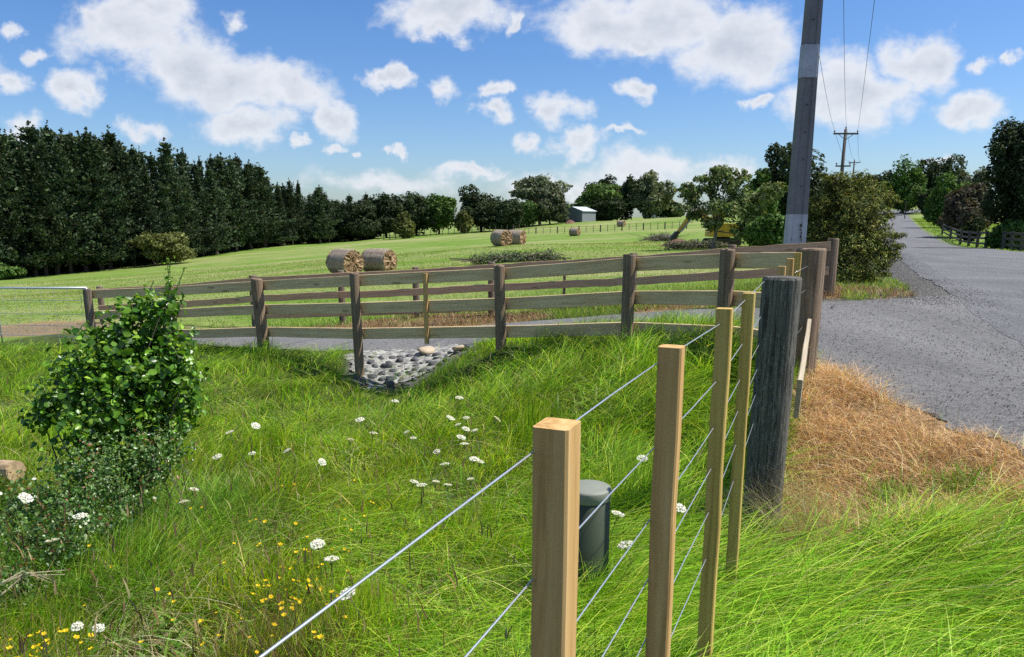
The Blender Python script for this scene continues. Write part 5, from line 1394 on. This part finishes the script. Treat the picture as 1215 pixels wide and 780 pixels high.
# ------------------------------------------------------------------ world: sky and clouds by direction
SUN_AZ=R(86); SUN_EL=R(57)     # azimuth measured from +Y (view direction) towards +X
world=bpy.data.worlds.new('World'); scn.world=world; world.use_nodes=True
nt=world.node_tree; nt.nodes.clear(); b=NB(nt)
sky=b.n('ShaderNodeTexSky'); sky.sky_type='NISHITA'; sky.sun_disc=False; sky.sun_elevation=SUN_EL; sky.sun_rotation=SUN_AZ
sky.air_density=1.0; sky.dust_density=.6; sky.ozone_density=2.0; sky.altitude=50
hs=b.n('ShaderNodeHueSaturation'); hs.inputs['Saturation'].default_value=1.2; hs.inputs['Value'].default_value=1.0; b.l(sky.outputs[0],hs.inputs['Color'])
dirv=b.n('ShaderNodeTexCoord').outputs['Generated']
sp_=b.n('ShaderNodeSeparateXYZ'); b.l(dirv,sp_.inputs[0])
yy_=b.math('MAXIMUM',sp_.outputs[1],.05)
cmb=b.n('ShaderNodeCombineXYZ'); b.l(b.math('DIVIDE',sp_.outputs[0],yy_),cmb.inputs[0]); b.l(b.math('DIVIDE',sp_.outputs[2],yy_),cmb.inputs[1])
pv=cmb.outputs[0]
wn=b.n('ShaderNodeTexNoise'); wn.inputs['Scale'].default_value=9; wn.inputs['Detail'].default_value=6; wn.inputs['Roughness'].default_value=.6; b.l(pv,wn.inputs['Vector'])
wv=b.n('ShaderNodeVectorMath',operation='MULTIPLY_ADD'); b.l(wn.outputs['Color'],wv.inputs[0]); wv.inputs[1].default_value=(.13,.085,0); 
o3=b.n('ShaderNodeVectorMath',operation='ADD'); b.l(pv,o3.inputs[0]); o3.inputs[1].default_value=(-.065,-.0425,0); b.l(o3.outputs[0],wv.inputs[2])
wn2=b.n('ShaderNodeTexNoise'); wn2.inputs['Scale'].default_value=26; wn2.inputs['Detail'].default_value=5; b.l(pv,wn2.inputs['Vector'])
wv2=b.n('ShaderNodeVectorMath',operation='MULTIPLY_ADD'); b.l(wn2.outputs['Color'],wv2.inputs[0]); wv2.inputs[1].default_value=(.05,.035,0)
o4=b.n('ShaderNodeVectorMath',operation='ADD'); b.l(wv.outputs[0],o4.inputs[0]); o4.inputs[1].default_value=(-.025,-.0175,0); b.l(o4.outputs[0],wv2.inputs[2])
pw=wv2.outputs[0]
CL=[ # cx,cy,rx,ry,weakness
(150,30,80,50,0),(215,75,80,52,0),(290,100,85,38,0),(350,110,60,36,0),(395,140,34,24,0),(110,15,40,22,.15),(180,8,60,30,.1),
(290,145,62,26,.05),(90,105,42,26,0),(15,38,26,18,.25),(10,85,32,26,.15),(55,58,28,12,.45),(20,148,40,24,.25),(172,150,50,20,.42),(285,16,30,22,.38),
(530,14,88,30,0),(520,35,45,18,.1),(452,98,30,14,.1),(520,108,36,20,.22),(590,106,32,15,.15),(587,134,26,18,.05),(347,168,18,9,.35),(392,176,22,12,.3),(430,180,16,8,.45),(480,174,14,14,.3),
(455,215,190,30,.52),(640,222,120,34,.42),(560,205,70,18,.35),
(715,25,90,42,0),(790,20,80,50,0),(870,60,90,50,0),(760,48,50,20,.05),(1015,112,72,50,-.05),(960,125,50,36,.1),(1096,68,58,38,-.02),(1170,75,26,16,.35),(1145,132,58,24,.08),
(660,130,38,26,.05),(752,110,32,18,.1),(895,130,28,11,.15),(606,32,14,18,.2),(606,108,16,11,.25),(690,172,46,20,.12),(630,172,26,14,.2),(735,158,34,7,.4),
(755,205,165,44,.36),(850,190,90,22,.42),(700,235,160,30,.45),(1130,195,90,12,.55),(1205,65,18,16,.3),(1110,228,130,16,.45)]
acc=None
for (cx_,cy_,rx_,ry_,wk) in CL:
    p=at(cx_,cy_,1.0); u0,v0=p[0],p[2]-EYE
    su=F/rx_*1.12; sv=F/ry_*1.12
    ma=b.n('ShaderNodeVectorMath',operation='MULTIPLY_ADD'); b.l(pw,ma.inputs[0]); ma.inputs[1].default_value=(su,sv,0); ma.inputs[2].default_value=(-u0*su,-v0*sv,0)
    ln=b.n('ShaderNodeVectorMath',operation='LENGTH'); b.l(ma.outputs[0],ln.inputs[0])
    v_=b.math('ADD',ln.outputs['Value'],wk) if wk else ln.outputs['Value']
    acc=v_ if acc is None else b.math('SMOOTH_MIN',acc,v_,.12)
# ragged detail
n1=b.noise(b.map(pv,(1,1.7,1)),12,9,.62,.1); n2=b.noise(b.map(pv,(1,1.4,1)),55,6,.6,.1)
det=b.math('ADD',b.math('MULTIPLY',b.math('SUBTRACT',n1,.5),1.35),b.math('MULTIPLY',b.math('SUBTRACT',n2,.5),.35))
dens=b.math('ADD',b.math('SUBTRACT',1.0,acc),det)
mr=b.n('ShaderNodeMapRange'); mr.interpolation_type='SMOOTHSTEP'; b.l(dens,mr.inputs[0]); mr.inputs[1].default_value=-.20; mr.inputs[2].default_value=.50
front=b.math('GREATER_THAN',sp_.outputs[1],.05)
mask=b.math('MULTIPLY',b.math('MULTIPLY',mr.outputs[0],front),.93)
# generic broken cloud for the rest of the sky dome
gn=b.noise(dirv,2.6,8,.58,.3); gm=b.math('MULTIPLY',b.ramp(gn,[(.52,0.0),(.66,.85)]),b.math('SUBTRACT',1.0,front))
mask=b.math('MAXIMUM',mask,gm)
# thickness shading: bluish grey bases, white tops
th=b.noise(b.map(pv,(1,1.6,1)),22,5,.55)
dk=b.math('MULTIPLY',b.ramp(b.math('ADD',b.math('MULTIPLY',dens,.5),b.math('MULTIPLY',th,.5)),[(.44,0.0),(.80,1.0)]),.75)
CLOUD_W=(8.7,8.95,9.5); CLOUD_G=(5.6,6.1,7.1)
cc=b.mix(dk,CLOUD_W,CLOUD_G)
# tint of the clear sky
tint=b.mix(1.0,hs.outputs[0],(.96,1.14,1.46),'MULTIPLY')
fin=b.mix(mask,tint,cc)
bg=b.n('ShaderNodeBackground'); b.l(fin,bg.inputs[0]); bg.inputs[1].default_value=.066
ow=b.n('ShaderNodeOutputWorld'); b.l(bg.outputs[0],ow.inputs[0])
world.cycles.sampling_method='MANUAL'; world.cycles.sample_map_resolution=1024

sun=bpy.data.lights.new('sun','SUN'); sun.energy=5.0; sun.angle=R(.5); sun.color=(1.0,.95,.87)
so_=bpy.data.objects.new('sun',sun); col.objects.link(so_)
sd=Vector((math.sin(SUN_AZ)*math.cos(SUN_EL),math.cos(SUN_AZ)*math.cos(SUN_EL),math.sin(SUN_EL)))
so_.rotation_euler=sd.to_track_quat('Z','Y').to_euler(); so_.location=(10,10,30)

# ------------------------------------------------------------------ camera
cam=bpy.data.cameras.new('camera'); co=bpy.data.objects.new('camera',cam); col.objects.link(co); scn.camera=co
co.location=(0,0,EYE); co.rotation_euler=(R(90)-TH,0,0)
cam.sensor_width=36; cam.lens=F/1215*36; cam.shift_y=(455-390)/1215; cam.clip_start=.05; cam.clip_end=6000
scn.view_settings.view_transform='Standard'; scn.view_settings.look='None'; scn.view_settings.exposure=.55; scn.view_settings.gamma=1
scn.cycles.use_denoising=False; scn.cycles.max_bounces=6; scn.cycles.transmission_bounces=4; scn.cycles.diffuse_bounces=3; scn.cycles.glossy_bounces=2
scn.cycles.use_adaptive_sampling=True; scn.cycles.adaptive_threshold=.012
